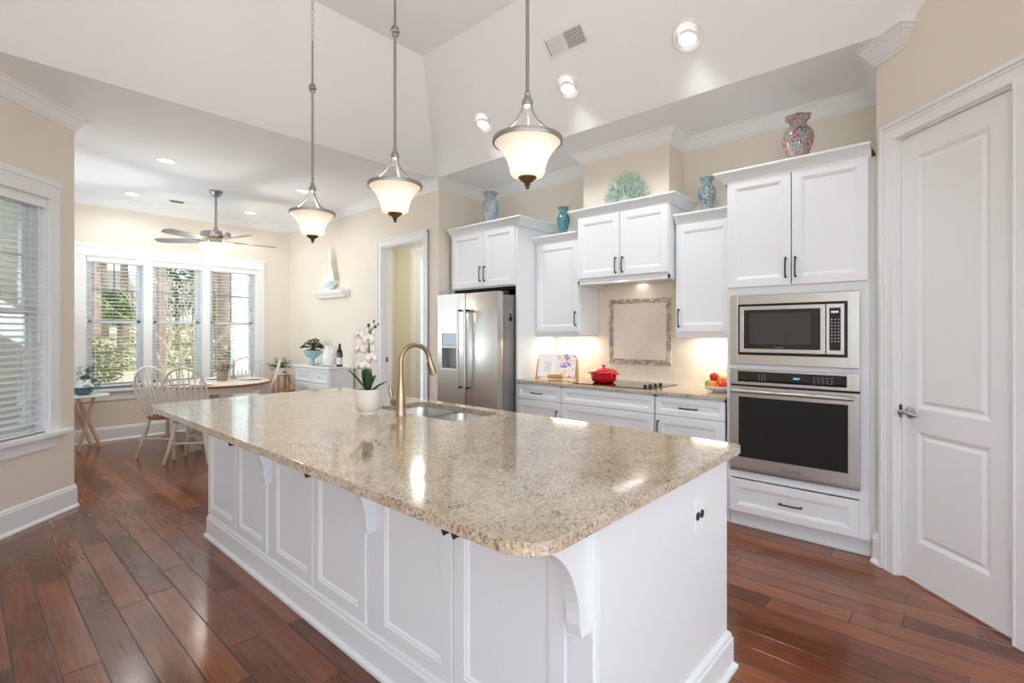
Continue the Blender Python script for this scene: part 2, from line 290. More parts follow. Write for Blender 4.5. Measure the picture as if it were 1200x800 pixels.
# ---------------------------------------------------------------- mesh builder
XF = {}
def frame(origin, u, w):
    """local (u, w, z): u along the wall, w out of the wall, z up"""
    u = Vector(u).normalized(); w = Vector(w).normalized()
    return Matrix(((u.x, w.x, 0, origin[0]), (u.y, w.y, 0, origin[1]), (u.z, w.z, 1, origin[2]), (0, 0, 0, 1)))
class MB:
    def __init__(s, T=None): s.bm = bmesh.new(); s.T = T or Matrix.Identity(4)
    def _add(s, verts, faces):
        vs = [s.bm.verts.new(s.T @ Vector(v)) for v in verts]
        for f in faces:
            try: s.bm.faces.new([vs[i] for i in f])
            except ValueError: pass
        return vs
    def box(s, x0, x1, y0, y1, z0, z1, bev=0.0):
        if x0 > x1: x0, x1 = x1, x0
        if y0 > y1: y0, y1 = y1, y0
        if z0 > z1: z0, z1 = z1, z0
        b = min(bev, (x1 - x0) * .45, (y1 - y0) * .45, (z1 - z0) * .45)
        if b <= 0:
            s._add([(x, y, z) for z in (z0, z1) for y in (y0, y1) for x in (x0, x1)],
                   [(0, 2, 3, 1), (4, 5, 7, 6), (0, 1, 5, 4), (2, 6, 7, 3), (0, 4, 6, 2), (1, 3, 7, 5)])
            return s
        t = bmesh.new(); bmesh.ops.create_cube(t, size=1)
        for v in t.verts: v.co = Vector(((x0 + x1) / 2 + v.co.x * (x1 - x0), (y0 + y1) / 2 + v.co.y * (y1 - y0), (z0 + z1) / 2 + v.co.z * (z1 - z0)))
        bmesh.ops.bevel(t, geom=t.edges[:], offset=b, segments=2, profile=0.6, affect='EDGES')
        s.merge(t); return s
    def merge(s, t, X=None):
        t.verts.index_update(); X = s.T @ X if X else s.T
        vs = [s.bm.verts.new(X @ v.co) for v in t.verts]
        for f in t.faces:
            try: s.bm.faces.new([vs[v.index] for v in f.verts])
            except ValueError: pass
        t.free()
    def prism(s, pts, z0, z1, axis='z'):
        n = len(pts)
        def P(p, h): return {'z': (p[0], p[1], h), 'u': (h, p[0], p[1]), 'w': (p[0], h, p[1])}[axis]
        s._add([P(p, z0) for p in pts] + [P(p, z1) for p in pts],
               [tuple(range(n - 1, -1, -1)), tuple(range(n, 2 * n))] + [(i, (i + 1) % n, n + (i + 1) % n, n + i) for i in range(n)])
        return s
    def lathe(s, prof, c=(0, 0, 0), seg=24, axis='z', rf=None):
        vs = []; k = len(prof)
        for i in range(seg):
            a = 2 * PI * i / seg
            for (r, z) in prof:
                rr = r * (rf(a, z) if rf else 1)
                p = (rr * math.cos(a), rr * math.sin(a), z)
                if axis == 'w': p = (p[0], p[2], p[1])
                if axis == 'u': p = (p[2], p[0], p[1])
                vs.append((c[0] + p[0], c[1] + p[1], c[2] + p[2]))
        fs = []
        for i in range(seg):
            j = (i + 1) % seg
            for q in range(k - 1): fs.append((i * k + q, j * k + q, j * k + q + 1, i * k + q + 1))
        s._add(vs, fs); 
        return s
    def cyl(s, c, r, z0, z1, seg=20, axis='z'): return s.lathe([(0.0001, z0), (r, z0), (r, z1), (0.0001, z1)], c, seg, axis)
    def ball(s, c, r, seg=14, sc=(1, 1, 1)):
        t = bmesh.new(); bmesh.ops.create_uvsphere(t, u_segments=seg, v_segments=max(6, seg // 2 + 1), radius=r)
        s.merge(t, Matrix.Translation(c) @ Matrix.Diagonal((*sc, 1))); return s
    def tube(s, pts, r, seg=8, cap=True):
        pts = [Vector(p) for p in pts]; n = len(pts); rs = r if isinstance(r, (list, tuple)) else [r] * n
        vs = []; up = None
        for i, p in enumerate(pts):
            d = (pts[min(i + 1, n - 1)] - pts[max(i - 1, 0)]).normalized()
            if up is None: up = Vector((0, 0, 1)) if abs(d.z) < 0.9 else Vector((1, 0, 0))
            a = d.cross(up).normalized(); b = a.cross(d).normalized(); up = b
            for k in range(seg):
                t = 2 * PI * k / seg; vs.append(tuple(p + (a * math.cos(t) + b * math.sin(t)) * rs[i]))
        fs = [(i * seg + k, i * seg + (k + 1) % seg, (i + 1) * seg + (k + 1) % seg, (i + 1) * seg + k) for i in range(n - 1) for k in range(seg)]
        if cap: fs += [tuple(range(seg - 1, -1, -1)), tuple(range((n - 1) * seg, n * seg))]
        s._add(vs, fs); return s
    def rings(s, u0, u1, z0, z1, rr, back=0.0):
        """concentric rectangles (inset, w) -> panelled door face; closed with a back at w=back"""
        allv = []; seq = [(0, back)] + list(rr)
        for (i, w) in seq: allv += [(u0 + i, w, z0 + i), (u1 - i, w, z0 + i), (u1 - i, w, z1 - i), (u0 + i, w, z1 - i)]
        n = len(seq); fs = [(3, 2, 1, 0), tuple((n - 1) * 4 + k for k in range(4))]
        for q in range(n - 1):
            for k in range(4): fs.append((q * 4 + k, q * 4 + (k + 1) % 4, (q + 1) * 4 + (k + 1) % 4, (q + 1) * 4 + k))
        s._add(allv, fs); return s
    def sweep(s, path, prof, closed=False, left=True):
        """profile (out, z) swept along an XY path; out is to the left of the walking direction"""
        P = [Vector((p[0], p[1])) for p in path]; n = len(P); vs = []; k = len(prof)
        for i in range(n):
            def nrm(a, b):
                d = (b - a).normalized(); return Vector((-d.y, d.x)) * (1 if left else -1)
            if closed: n1, n2 = nrm(P[i - 1], P[i]), nrm(P[i], P[(i + 1) % n])
            else:
                n1 = nrm(P[i - 1], P[i]) if i > 0 else nrm(P[0], P[1]); n2 = nrm(P[i], P[i + 1]) if i < n - 1 else n1
            m = n1 + n2; m = m / max(1e-6, m.length_squared) * 2
            for (o, z) in prof: q = P[i] + m * o; vs.append((q.x, q.y, z))
        fs = []
        for i in range(n if closed else n - 1):
            j = (i + 1) % n
            for q in range(k): fs.append((i * k + q, j * k + q, j * k + (q + 1) % k, i * k + (q + 1) % k))
        if not closed: fs += [tuple(range(k)), tuple((n - 1) * k + q for q in range(k))]
        s._add(vs, fs); return s
    def build(s, name, mat, parent=None, smooth=False, bevel=0.0, auto=True, local=False, world_obj=False, solid=0.0, subsurf=0):
        bmesh.ops.recalc_face_normals(s.bm, faces=s.bm.faces[:])
        me = bpy.data.meshes.new(name); o = bpy.data.objects.new(name, me)
        if parent is not None:
            o.parent = parent; Mp = XF.get(parent.name, Matrix.Identity(4)); XF[o.name] = Mp
            if not local: s.bm.transform(Mp.inverted())
        elif not world_obj:
            xs = [v.co for v in s.bm.verts]
            c = Vector(((min(v.x for v in xs) + max(v.x for v in xs)) / 2, (min(v.y for v in xs) + max(v.y for v in xs)) / 2, min(v.z for v in xs)))
            s.bm.transform(Matrix.Translation(-c)); o.location = c; XF[o.name] = Matrix.Translation(c)
        s.bm.to_mesh(me); s.bm.free()
        if smooth:
            for p in me.polygons: p.use_smooth = True
            if auto:
                try: me.set_sharp_from_angle(angle=math.radians(40))
                except Exception: pass
        if mat is not None: me.materials.append(M[mat] if isinstance(mat, str) else mat)
        COL.objects.link(o)
        if bevel:
            b = o.modifiers.new('bevel', 'BEVEL'); b.width = bevel; b.segments = 2; b.limit_method = 'ANGLE'; b.angle_limit = math.radians(40)
        if solid:
            b = o.modifiers.new('thick', 'SOLIDIFY'); b.thickness = solid
        if subsurf:
            b = o.modifiers.new('sub', 'SUBSURF'); b.levels = subsurf; b.render_levels = subsurf
        return o
def tag(o, label, cat, group=None, kind=None):
    o['label'] = label; o['category'] = cat
    if group: o['group'] = group
    if kind: o['kind'] = kind
    return o
def thing(name, loc, label, cat, group=None, rz=0.0):
    o = bpy.data.objects.new(name, None); o.empty_display_size = 0.1; COL.objects.link(o)
    o.location = loc; o.rotation_euler = (0, 0, rz); XF[o.name] = Matrix.Translation(loc) @ Matrix.Rotation(rz, 4, 'Z')
    return tag(o, label, cat, group)
def structure(o, label=None, cat=None):
    o['kind'] = 'structure'
    if label: o['label'] = label
    if cat: o['category'] = cat
    return o
def kids(o): return [c for c in COL.objects if c.parent == o]
def copy_tree(o, loc=None, rz=None, label=None):
    def rec(a, par):
        c = a.copy(); COL.objects.link(c); c.parent = par
        for ch in kids(a): rec(ch, c)
        return c
    c = rec(o, None)
    if loc is not None: c.location = loc
    if rz is not None: c.rotation_euler = (0, 0, rz)
    XF[c.name] = Matrix.Translation(c.location) @ Matrix.Rotation(c.rotation_euler[2], 4, 'Z')
    if label: c['label'] = label
    return c
R2 = math.sqrt(0.5)
KW = lambda X: frame((X, 0, 0), (0, 1, 0), (-1, 0, 0))           # kitchen-side faces: u = Y, out = -X
WW = lambda Y: frame((0, Y, 0), (1, 0, 0), (0, -1, 0))           # window wall faces: u = X, out = -Y
LD = frame((-4.56 / 2, 4.56 / 2, 0), (R2, R2, 0), (R2, -R2, 0))  # left diagonal wall: u = (x+y)/sqrt2, out to the room
RD = frame((3.28 / 2, -3.28 / 2, 0), (R2, R2, 0), (-R2, R2, 0))  # pantry diagonal wall
CZ = 3.05; VZ = 3.80; VX0, VX1, VY0, VY1 = -2.3, 3.5, -3.3, 4.28
# ================================================================ SETTING
MB().box(-3.6, 5.3, -4.6, 8.3, -0.12, 0).build('floor', 'floor', world_obj=True)
structure(COL.objects['floor'], 'reddish brown hand-scraped hardwood plank floor', 'floor')
m = MB()
d = VZ - CZ
A = [(VX0, VY0), (VX1, VY0), (VX1, VY1), (VX0, VY1)]; B = [(VX0 + d, VY0 + d), (VX1 - d, VY0 + d), (VX1 - d, VY1 - d), (VX0 + d, VY1 - d)]
m._add([(x, y, CZ) for x, y in A] + [(x, y, VZ) for x, y in B], [(4, 5, 6, 7)] + [(i, (i + 1) % 4, 4 + (i + 1) % 4, 4 + i) for i in range(4)])
O = [(-3.7, -4.7), (4.5, -4.7), (4.5, 8.2), (-3.7, 8.2)]
m._add([(x, y, CZ) for x, y in O] + [(x, y, CZ) for x, y in A], [(i, (i + 1) % 4, 4 + (i + 1) % 4, 4 + i) for i in range(4)])
ce = m.build('ceiling', 'ceil', world_obj=True, solid=0.0); structure(ce, 'white ceiling with a raised hipped tray over the kitchen', 'ceiling')
# walls
m = MB(WW(8.0))
x0, x1, z0, z1 = 1.056, 3.06, 0.66, 2.32
m.box(0.3, x0, -0.14, 0, 0, CZ); m.box(x1, 3.7, -0.14, 0, 0, CZ); m.box(x0, x1, -0.14, 0, 0, z0); m.box(x0, x1, -0.14, 0, z1, CZ)
structure(m.build('wall_window', 'wall', world_obj=True), 'beige wall around the wide triple window', 'wall')
structure(MB().box(0.48, 0.62, 5.3, 5.9, 0, CZ).box(0.48, 0.62, 7.6, 8.0, 0, CZ).box(0.48, 0.62, 5.9, 7.6, 0, 0.7).box(0.48, 0.62, 5.9, 7.6, 2.4, CZ).build('wall_nook_left', 'wall', world_obj=True))
m = MB(LD)
U0, U1, Z0, Z1 = 2.88, 3.86, 0.64, 2.35
m.box(-1.05, U0, -0.14, 0, 0, 3.5); m.prism([(U1, -0.14), (4.03, -0.14), (4.10, 0), (U1, 0)], 0, CZ); m.box(U0, U1, -0.14, 0, 0, Z0); m.box(U0, U1, -0.14, 0, Z1, CZ + .3)
structure(m.build('wall_left', 'wall', world_obj=True), 'beige angled wall with the left blind-covered window', 'wall')
m = MB(KW(3.558)); dy0, dy1, dz = 4.55, 5.39, 2.43
m.box(4.29, dy0, -0.14, 0, 0, CZ); m.box(dy1, 8.0, -0.14, 0, 0, CZ); m.box(dy0, dy1, -0.14, 0, dz, CZ)
structure(m.build('wall_dining', 'wall', world_obj=True), 'beige wall with the doorway, floating shelf and white cabinet', 'wall')
structure(MB().box(3.698, 4.42, 4.29, 4.43, 0, CZ).build('wall_fridge_return', 'wall', world_obj=True))
structure(MB().box(4.28, 4.42, 0.24, 4.29, 0, CZ).build('wall_kitchen', 'wall', world_obj=True), 'beige kitchen wall behind the cabinets', 'wall')
structure(MB().box(3.97, 4.28, 1.816, 2.665, 2.49, CZ).build('wall_hood_chase', 'wall', world_obj=True), 'beige boxed chase above the hood cabinet', 'wall')
structure(MB().box(3.74, 4.28, 0.24, 0.38, 0, CZ).build('wall_pantry_return', 'wall', world_obj=True))
m = MB(RD); a0, a1, az = 2.075, 2.707, 2.46
m.prism([(a1, 0), (2.857, 0), (2.857, -0.06), (2.80, -0.14), (a1, -0.14)], 0, 3.9); m.box(1.35, a0, -0.14, 0, 0, 3.9); m.box(a0, a1, -0.14, 0, az, 3.9)
structure(m.build('wall_pantry', 'wall', world_obj=True), 'beige angled wall around the white pantry door', 'wall')
structure(MB().box(2.6, 2.74, -4.0, -0.72, 0, 3.9).build('wall_right', 'wall', world_obj=True))
def wall_open(name, T, a, b, o0, o1, oz0, oz1, h=3.9):
    m = MB(T); m.box(a, o0, -0.14, 0, 0, h); m.box(o1, b, -0.14, 0, 0, h); m.box(o0, o1, -0.14, 0, 0, oz0); m.box(o0, o1, -0.14, 0, oz1, h)
    return structure(m.build(name, 'wall', world_obj=True))
wall_open('wall_rear', frame((0, -4, 0), (1, 0, 0), (0, 1, 0)), -3.0, 2.6, -2.7, 2.2, 0.4, 2.9)
wall_open('wall_side', frame((-3, 0, 0), (0, 1, 0), (1, 0, 0)), -4.14, 1.56, -3.3, 0.9, 0.4, 2.9)
# hall beyond the doorway
structure(MB().box(5.0, 5.12, 4.4, 6.02, 0, 2.75).box(5.0, 5.12, 6.02, 6.62, 2.66, 2.75).box(5.0, 5.12, 6.62, 8.0, 0, 2.75).build('wall_hall', 'wallhall', world_obj=True), 'pale cream hall wall seen through the doorway', 'wall')
structure(MB().box(3.70, 5.12, 7.2, 7.32, 0, 2.75).build('wall_hall_end', 'wallhall', world_obj=True))
structure(MB().box(4.42, 5.12, 4.28, 4.40, 0, 2.75).build('wall_hall_near', 'wallhall', world_obj=True))
structure(MB().box(3.70, 5.12, 4.43, 7.2, 2.75, 2.80).build('ceiling_hall', 'ceil', world_obj=True))
light('hall_fill', 'POINT', (4.3, 5.6, 2.5), 22, (1, 0.95, 0.86), radius=0.1)  # point fill added to brighten the hall, no fitting modelled
# hall casing + glazed opening
m = MB(KW(5.0)); m.box(5.92, 6.02, 0, 0.02, 0, 2.76 - .02).box(6.62, 6.72, 0, 0.02, 0, 2.74).box(6.02, 6.62, 0, 0.02, 2.66, 2.74)
structure(m.build('trim_1', 'trim', world_obj=True))
d4 = MB(KW(5.0)); d4.box(6.02, 6.62, -0.07, -0.03, 0.0, 0.25).box(6.02, 6.12, -0.07, -0.03, 0.25, 2.56).box(6.52, 6.62, -0.07, -0.03, 0.25, 2.56).box(6.02, 6.62, -0.07, -0.03, 2.56, 2.66)
d4 = structure(d4.build('door_2', 'trim', world_obj=True), 'white glazed door at the end of the hall', 'door')
MB(KW(5.0)).box(6.12, 6.52, -0.055, -0.045, 0.25, 2.56).build('glass_pane', 'glass', d4)

# crown moulding
CR = [(0, CZ - 0.105), (0.008, CZ - 0.105), (0.014, CZ - 0.092), (0.022, CZ - 0.088), (0.040, CZ - 0.066), (0.064, CZ - 0.036), (0.078, CZ - 0.026), (0.082, CZ - 0.014), (0.096, CZ - 0.010), (0.096, CZ), (0, CZ)]
def crown(name, path, left, label=None):
    m = MB(); m.sweep(path, CR, left=left); return structure(m.build(name, 'trim', world_obj=True), label, 'crown moulding' if label else None)
crown('trim_2', [(4.28, 0.385), (4.28, 1.816), (3.97, 1.816), (3.97, 2.665), (4.28, 2.665), (4.28, 4.29), (3.558, 4.29), (3.558, 8.0), (0.62, 8.0), (0.62, 5.181), (-0.26, 4.30)], True, 'white crown moulding along the kitchen and nook walls')
e = 0.10
pc = (3.66, 0.38); pe = (pc[0] - 0.135, pc[1] - 0.135)
m = MB(); m.sweep([(4.2, 0.38), pc, pe, (pe[0] + 0.09 * R2, pe[1] - 0.09 * R2)], CR, left=False)
structure(m.build('trim_3', 'trim', world_obj=True), 'short white crown return over the pantry wall corner', 'crown moulding')
# baseboards
BBP = [(0, 0), (0.030, 0), (0.030, 0.012), (0.017, 0.030), (0.017, 0.150), (0.013, 0.158), (0.012, 0.168), (0.006, 0.178), (0, 0.18)]
def base(name, path, left=True, z=1.0):
    return structure(MB().sweep(path, BBP, left=left).build(name, 'trim', world_obj=True))
base('baseboard_left', [(0.62, 8.0), (0.62, 5.181), (-3.0, 1.56)])
base('baseboard_window', [(3.558, 8.0), (0.62, 8.0)])
base('baseboard_dining', [(3.558, 5.478), (3.558, 8.0)])
base('baseboard_fridge', [(3.558, 4.29), (3.558, 4.464)])
sx = lambda s: ((s + 3.28 / math.sqrt(2)) * R2, (s - 3.28 / math.sqrt(2)) * R2)
base('baseboard_pantry', [sx(2.80), (3.66, 0.38), (3.745, 0.38)])
base('baseboard_right', [(2.6, -0.68), sx(1.98)])
# ---------------------------------------------------------------- windows
def casing(m, u0, u1, z0, z1, w=0.115, t=0.022, sill=True, top=0.15, dz=0.0):
    m.box(u0 - w, u0, 0, t, z0, z1, 0.004); m.box(u1, u1 + w, 0, t, z0, z1, 0.004)
    m.box(u0 - w, u1 + w, 0, t + 0.002, z1, z1 + top - 0.035, 0.004); m.box(u0 - w - 0.006, u1 + w + 0.006, 0, t + 0.012, z1 + top - 0.045, z1 + top, 0.006)
def sash_window(T, u0, u1, z0, z1, zm, name, parent=None, muntin=True, depth=-0.10):
    """one double hung unit, returns frame object"""
    m = MB(T); d0, d1 = depth - 0.02, depth + 0.045
    f = 0.02
    m.box(u0, u0 + f, d0, d1, z0, z1).box(u1 - f, u1, d0, d1, z0, z1).box(u0, u1, d0, d1, z0, z0 + f).box(u0, u1, d0, d1, z1 - f, z1)
    o = m.build('window_unit', 'vinyl', parent)
    s = 0.04
    m = MB(T); a, b = u0 + f, u1 - f   # lower sash
    m.box(a, a + s, d0 + 0.03, d1 - 0.01, z0 + f, zm + 0.02).box(b - s, b, d0 + 0.03, d1 - 0.01, z0 + f, zm + 0.02).box(a, b, d0 + 0.03, d1 - 0.01, z0 + f, z0 + f + s + .01).box(a, b, d0 + 0.03, d1 - 0.01, zm - 0.015, zm + 0.02)
    m.build('lower_sash', 'vinyl', o, bevel=0.002)
    m = MB(T)
    m.box(a, a + s, d0 + 0.002, d0 + 0.028, zm - 0.02, z1 - f).box(b - s, b, d0 + 0.002, d0 + 0.028, zm - 0.02, z1 - f).box(a, b, d0 + 0.002, d0 + 0.028, z1 - f - s, z1 - f).box(a, b, d0 + 0.002, d0 + 0.028, zm - 0.02, zm + 0.012)
    m.build('upper_sash', 'vinyl', o, bevel=0.002)
    if muntin:
        m = MB(T); um = (a + b) / 2; zz = (zm + z1) / 2
        m.box(um - 0.008, um + 0.008, d0 + 0.008, d0 + 0.016, zm, z1 - f).box(a, b, d0 + 0.008, d0 + 0.016, zz - 0.008, zz + 0.008)
        m.build('muntin', 'screen', o)
    MB(T).box(a + s * .6, b - s * .6, d0 + 0.045, d0 + 0.049, z0 + f, zm).box(a + s * .6, b - s * .6, d0 + 0.018, d0 + 0.022, zm, z1 - f).build('glass_pane', 'glass', o)
    return o
# wide triple window
T = WW(8.0)
m = MB(T); casing(m, 1.056, 3.06, 0.66, 2.32)
for u in (1.645, 2.33): m.box(u, u + 0.10, -0.12, 0.004, 0.66, 2.32, 0.003)
m.box(1.056, 1.07, -0.14, 0, 0.66, 2.32).box(3.046, 3.06, -0.14, 0, 0.66, 2.32).box(1.056, 3.06, -0.14, 0, 2.306, 2.32)
w1 = structure(m.build('window_1', 'trim', world_obj=True), 'wide triple double-hung window behind the dining table', 'window')
MB(T).box(0.90, 3.215, -0.14, 0.07, 0.625, 0.66, 0.006).box(0.94, 3.175, 0, 0.02, 0.515, 0.625, 0.004).build('window_sill', 'trim', w1)
for (a, b) in ((1.07, 1.645), (1.745, 2.33), (2.43, 3.046)): sash_window(T, a, b, 0.66, 2.306, 1.50, 'w', w1)
# left window
T = LD
m = MB(T); casing(m, U0, U1, Z0, Z1, w=0.085, top=0.145)
m.box(U0, U0 + .014, -0.14, 0, Z0, Z1).box(U1 - .014, U1, -0.14, 0, Z0, Z1).box(U0, U1, -0.14, 0, Z1 - .014, Z1)
w2 = structure(m.build('window_2', 'trim', world_obj=True), 'double-hung window with white blinds in the angled left wall', 'window')
MB(T).box(U0 - 0.12, 4.02, -0.14, 0.065, Z0 - 0.035, Z0, 0.006).box(U0 - 0.085, 3.93, 0, 0.02, 0.52, Z0 - 0.035, 0.004).build('window_sill', 'trim', w2)
sash_window(T, U0 + .014, U1 - .014, Z0, Z1 - .014, 1.52, 'w', w2, muntin=True)
# doorway casing in dining wall, jamb
T = KW(3.558)
def door_casing(m, a, b, z, w=0.09, t=0.022, legs=(1, 1), wd=0.14):
    P = [(0, 0.0), (0.012, 0.0), (0.014, 0.012), (0.02, 0.03), (0.02, w - 0.02), (0.024, w - 0.015), (0.024, w), (0, w)]
    m.box(a - w, a, 0, t * .75, 0, z + w).box(b, b + w, 0, t * .75, 0, z + w).box(a, b, 0, t * .75, z, z + w)
    for q, r in ((a - w, a - w + 0.022), (b + w - 0.022, b + w)): m.box(q, r, 0, t * 1.25, 0, z + w, 0.004)
    m.box(a - w, b + w, 0, t * 1.25, z + w - 0.022, z + w, 0.004)
    for q, r in ((a - w + 0.032, a - w + 0.040), (b + w - 0.040, b + w - 0.032)): m.box(q, r, 0, t * .98, 0, z + w - 0.032, 0.002)
    m.box(a - w + 0.032, b + w - 0.032, 0, t * .98, z + w - 0.040, z + w - 0.032, 0.002)
    for q, r in ((a - 0.014, a - 0.004), (b + 0.004, b + 0.014)): m.box(q, r, 0, t * .95, 0, z + 0.004, 0.003)
    m.box(a - 0.014, b + 0.014, 0, t * .95, z + 0.004, z + 0.014, 0.003)
m = MB(T); door_casing(m, dy0, dy1, dz); m.box(dy0 - 0.001, dy0 + 0.014, -0.14, 0, 0, dz).box(dy1 - 0.014, dy1 + 0.001, -0.14, 0, 0, dz).box(dy0, dy1, -0.14, 0, dz - 0.014, dz)
m.box(dy1 - 0.026, dy1 - 0.014, -0.09, -0.05, 0, dz).box(dy0 + 0.014, dy0 + 0.026, -0.09, -0.05, 0, dz)
structure(m.build('trim_4', 'trim', world_obj=True), 'white door casing of the open doorway to the hall', 'door casing')
MB(KW(3.558)).box(dy1 - 0.0275, dy1 - 0.026, -0.07, -0.045, 1.0, 1.06).build('strike_plate', 'pull', COL.objects['trim_4'])
# pantry door
T = RD
m = MB(T); door_casing(m, a0, a1, az, w=0.10); m.box(a0, a0 + 0.008, -0.14, 0.001, 0, az).box(a1 - 0.008, a1, -0.14, 0.001, 0, az).box(a0, a1, -0.14, 0.001, az - 0.008, az)
structure(m.build('trim_5', 'trim', world_obj=True), 'white moulded casing around the pantry door', 'door casing')
m = MB(T); s0, s1 = a0 + 0.010, a1 - 0.010; zt = 2.449; zb = 0.012; bk, fr_ = -0.052, -0.016
pa, pb = 2.197, 2.594
m.box(s0, pa, bk, fr_, zb, zt).box(pb, s1, bk, fr_, zb, zt).box(pa, pb, bk, fr_, zb, 0.235).box(pa, pb, bk, fr_, 0.835, 0.955).box(pa, pb, bk, fr_, 2.33, zt)
for (q0, q1) in ((0.235, 0.835), (0.955, 2.33)):
    m.rings(pa, pb, q0, q1, [(0, fr_), (0.006, fr_ - 0.002), (0.022, fr_ - 0.011), (0.030, fr_ - 0.011), (0.046, fr_ - 0.003), (0.052, fr_ - 0.003)], back=bk)
dr = structure(m.build('door_1', 'trim', world_obj=True), 'tall white two-panel pantry door with four hinges', 'door')
for z in (0.255, 1.00, 1.60, 2.26):
    MB(T).box(s0 - 0.006, s0 + 0.012, -0.018, -0.008, z - 0.045, z + 0.045).cyl((s0 - 0.002, -0.004, 0), 0.006, z - 0.046, z + 0.046, 10).build('hinge', 'pull', dr)
m = MB(T); lz = 0.93; lu = s1 - 0.062
m.lathe([(0.0001, -0.016), (0.032, -0.016), (0.032, -0.008), (0.026, -0.002), (0.012, 0.002), (0.011, 0.030), (0.015, 0.034), (0.015, 0.045), (0.0001, 0.047)], (lu, 0, lz), 24, 'w')
m.tube([(lu, 0.038, lz), (lu - 0.03, 0.042, lz + 0.004), (lu - 0.065, 0.040, lz), (lu - 0.10, 0.036, lz - 0.008)], [0.011, 0.010, 0.009, 0.007], 10)
m.build('door_handle', 'nickel', dr, smooth=True)
MB(T).box(s1 - 0.004, s1 + 0.004, -0.018, -0.006, lz - 0.035, lz + 0.035).build('latch_plate', 'pull', dr)
# ---------------------------------------------------------------- blinds
def blind(T, u0, u1, z0, z1, tilt, w, label, pitch=0.0445, wd=0.048, depth=-0.032, group=None):
    c = T @ Vector(((u0 + u1) / 2, depth, z0)); t = thing('window_blind', c, label, 'blind', group)
    m = MB(T); n = int((z1 - 0.05 - z0 - 0.02) / pitch); ca, sa = math.cos(tilt), math.sin(tilt)
    for i in range(n + 1):
        z = z1 - 0.06 - i * pitch
        if z < z0 + 0.02: break
        h = 0.0014; pts = []
        for (a, b) in ((-wd / 2, -h), (0, -h + 0.003), (wd / 2, -h), (wd / 2, h), (0, h + 0.003), (-wd / 2, h)):
            pts.append((depth + a * ca - b * sa, z + a * sa + b * ca))
        m.prism(pts, u0, u1, 'u')
    m.build('slats', 'blind', t)
    MB(T).box(u0 - 0.002, u1 + 0.002, depth - 0.03, depth + 0.038, z1 - 0.055, z1, 0.004).build('valance', 'blind', t)
    MB(T).box(u0, u1, depth - 0.022, depth + 0.022, z0, z0 + 0.016, 0.003).build('bottom_rail', 'blind', t)
    m = MB(T)
    for q in (0.12, 0.5, 0.88) if u1 - u0 > 0.8 else (0.15, 0.85):
        u = u0 + (u1 - u0) * q
        for dd in (-wd / 2, wd / 2): m.box(u - 0.0015, u + 0.0015, depth + dd - 0.0007, depth + dd + 0.0007, z0, z1 - 0.05)
    m.build('ladder_cord', 'blind', t)
    return t
G = 'blinds of the triple window'
blind(WW(8.0), 1.075, 1.64, 0.69, 2.305, 0.10, 0, 'lowered white blind in the left third of the triple window, behind the tray table', group=G)
blind(WW(8.0), 1.75, 2.325, 0.69, 2.305, 0.10, 0, 'lowered white slatted blind in the middle third of the triple window', group=G)
blind(WW(8.0), 2.435, 3.042, 0.69, 2.305, 0.10, 0, 'lowered white blind in the right third of the triple window, before the porch column', group=G)
b2 = blind(LD, U0 + 0.018, U1 - 0.018, Z0 + 0.004, Z1 - 0.016, -0.25, 0, 'white slatted blind with cord in the near angled-wall window at the left edge', wd=0.05)
m = MB(LD); m.tube([(3.775, 0.012, 2.28), (3.775, 0.012, 1.36)], 0.0015, 5); m.lathe([(0.0001, 1.30), (0.009, 1.305), (0.006, 1.35), (0.0001, 1.36)], (3.775, 0.012, 0), 10)
m.build('pull_cord', 'blind', b2)
# ================================================================ ISLAND
IX0, IX1, IY0, IY1 = 1.145, 2.105, 0.715, 3.76
isl = thing('kitchen_island', (1.6, 2.24, 0), 'long white panelled kitchen island base under the near granite worktop', 'kitchen island')
m = MB()
m.sweep([(IX0, IY0), (IX1, IY0), (IX1, IY1), (IX0, IY1)], [(0, 0), (0, 0.881), (-0.02, 0.881), (-0.02, 0)], closed=True, left=False)
m.build('body', 'cab', isl)
m = MB(); m.sweep([(IX0, IY0), (IX1, IY0), (IX1, IY1), (IX0, IY1)], [(0, 0), (0.034, 0), (0.034, 0.014), (0.020, 0.026), (0.020, 0.122), (0.015, 0.132), (0.014, 0.142), (0.005, 0.152), (0, 0.154)], closed=True, left=False)
m.build('base_moulding', 'cab', isl)
T = KW(IX0)
DOOR = lambda th, st: [(0.0, th - 0.003), (0.003, th), (st, th), (st + 0.004, th - 0.0035), (st + 0.010, th - 0.0035), (st + 0.018, th - 0.010), (st + 0.020, th - 0.010)]
def front(parent, T, u0, u1, z0, z1, kind='door', th=0.02, st=0.055, name=None):
    m = MB(T); m.rings(u0, u1, z0, z1, DOOR(th, st), back=0.001)
    return m.build(name or kind, 'cab', parent)
def pull(parent, T, u, z, L=0.10, vertical=True, w0=0.02, mat='pull', proj=0.028):
    m = MB(T); h = L / 2; pts = []
    for k in range(9):
        a = -1 + 2 * k / 8; d = w0 + proj * (1 - abs(a) ** 3 * 0.35)
        pts.append((u, d, z + a * h) if vertical else (u + a * h, d, z))
    m.tube(pts, 0.0055, 8)
    for a in (-1, 1):
        q = (u, 0, z + a * h * .88) if vertical else (u + a * h * .88, 0, z)
        m.tube([(q[0], w0, q[2]), (q[0], w0 + proj * .8, q[2])], 0.0065, 8)
    return m.build('handle', mat, parent, smooth=True)
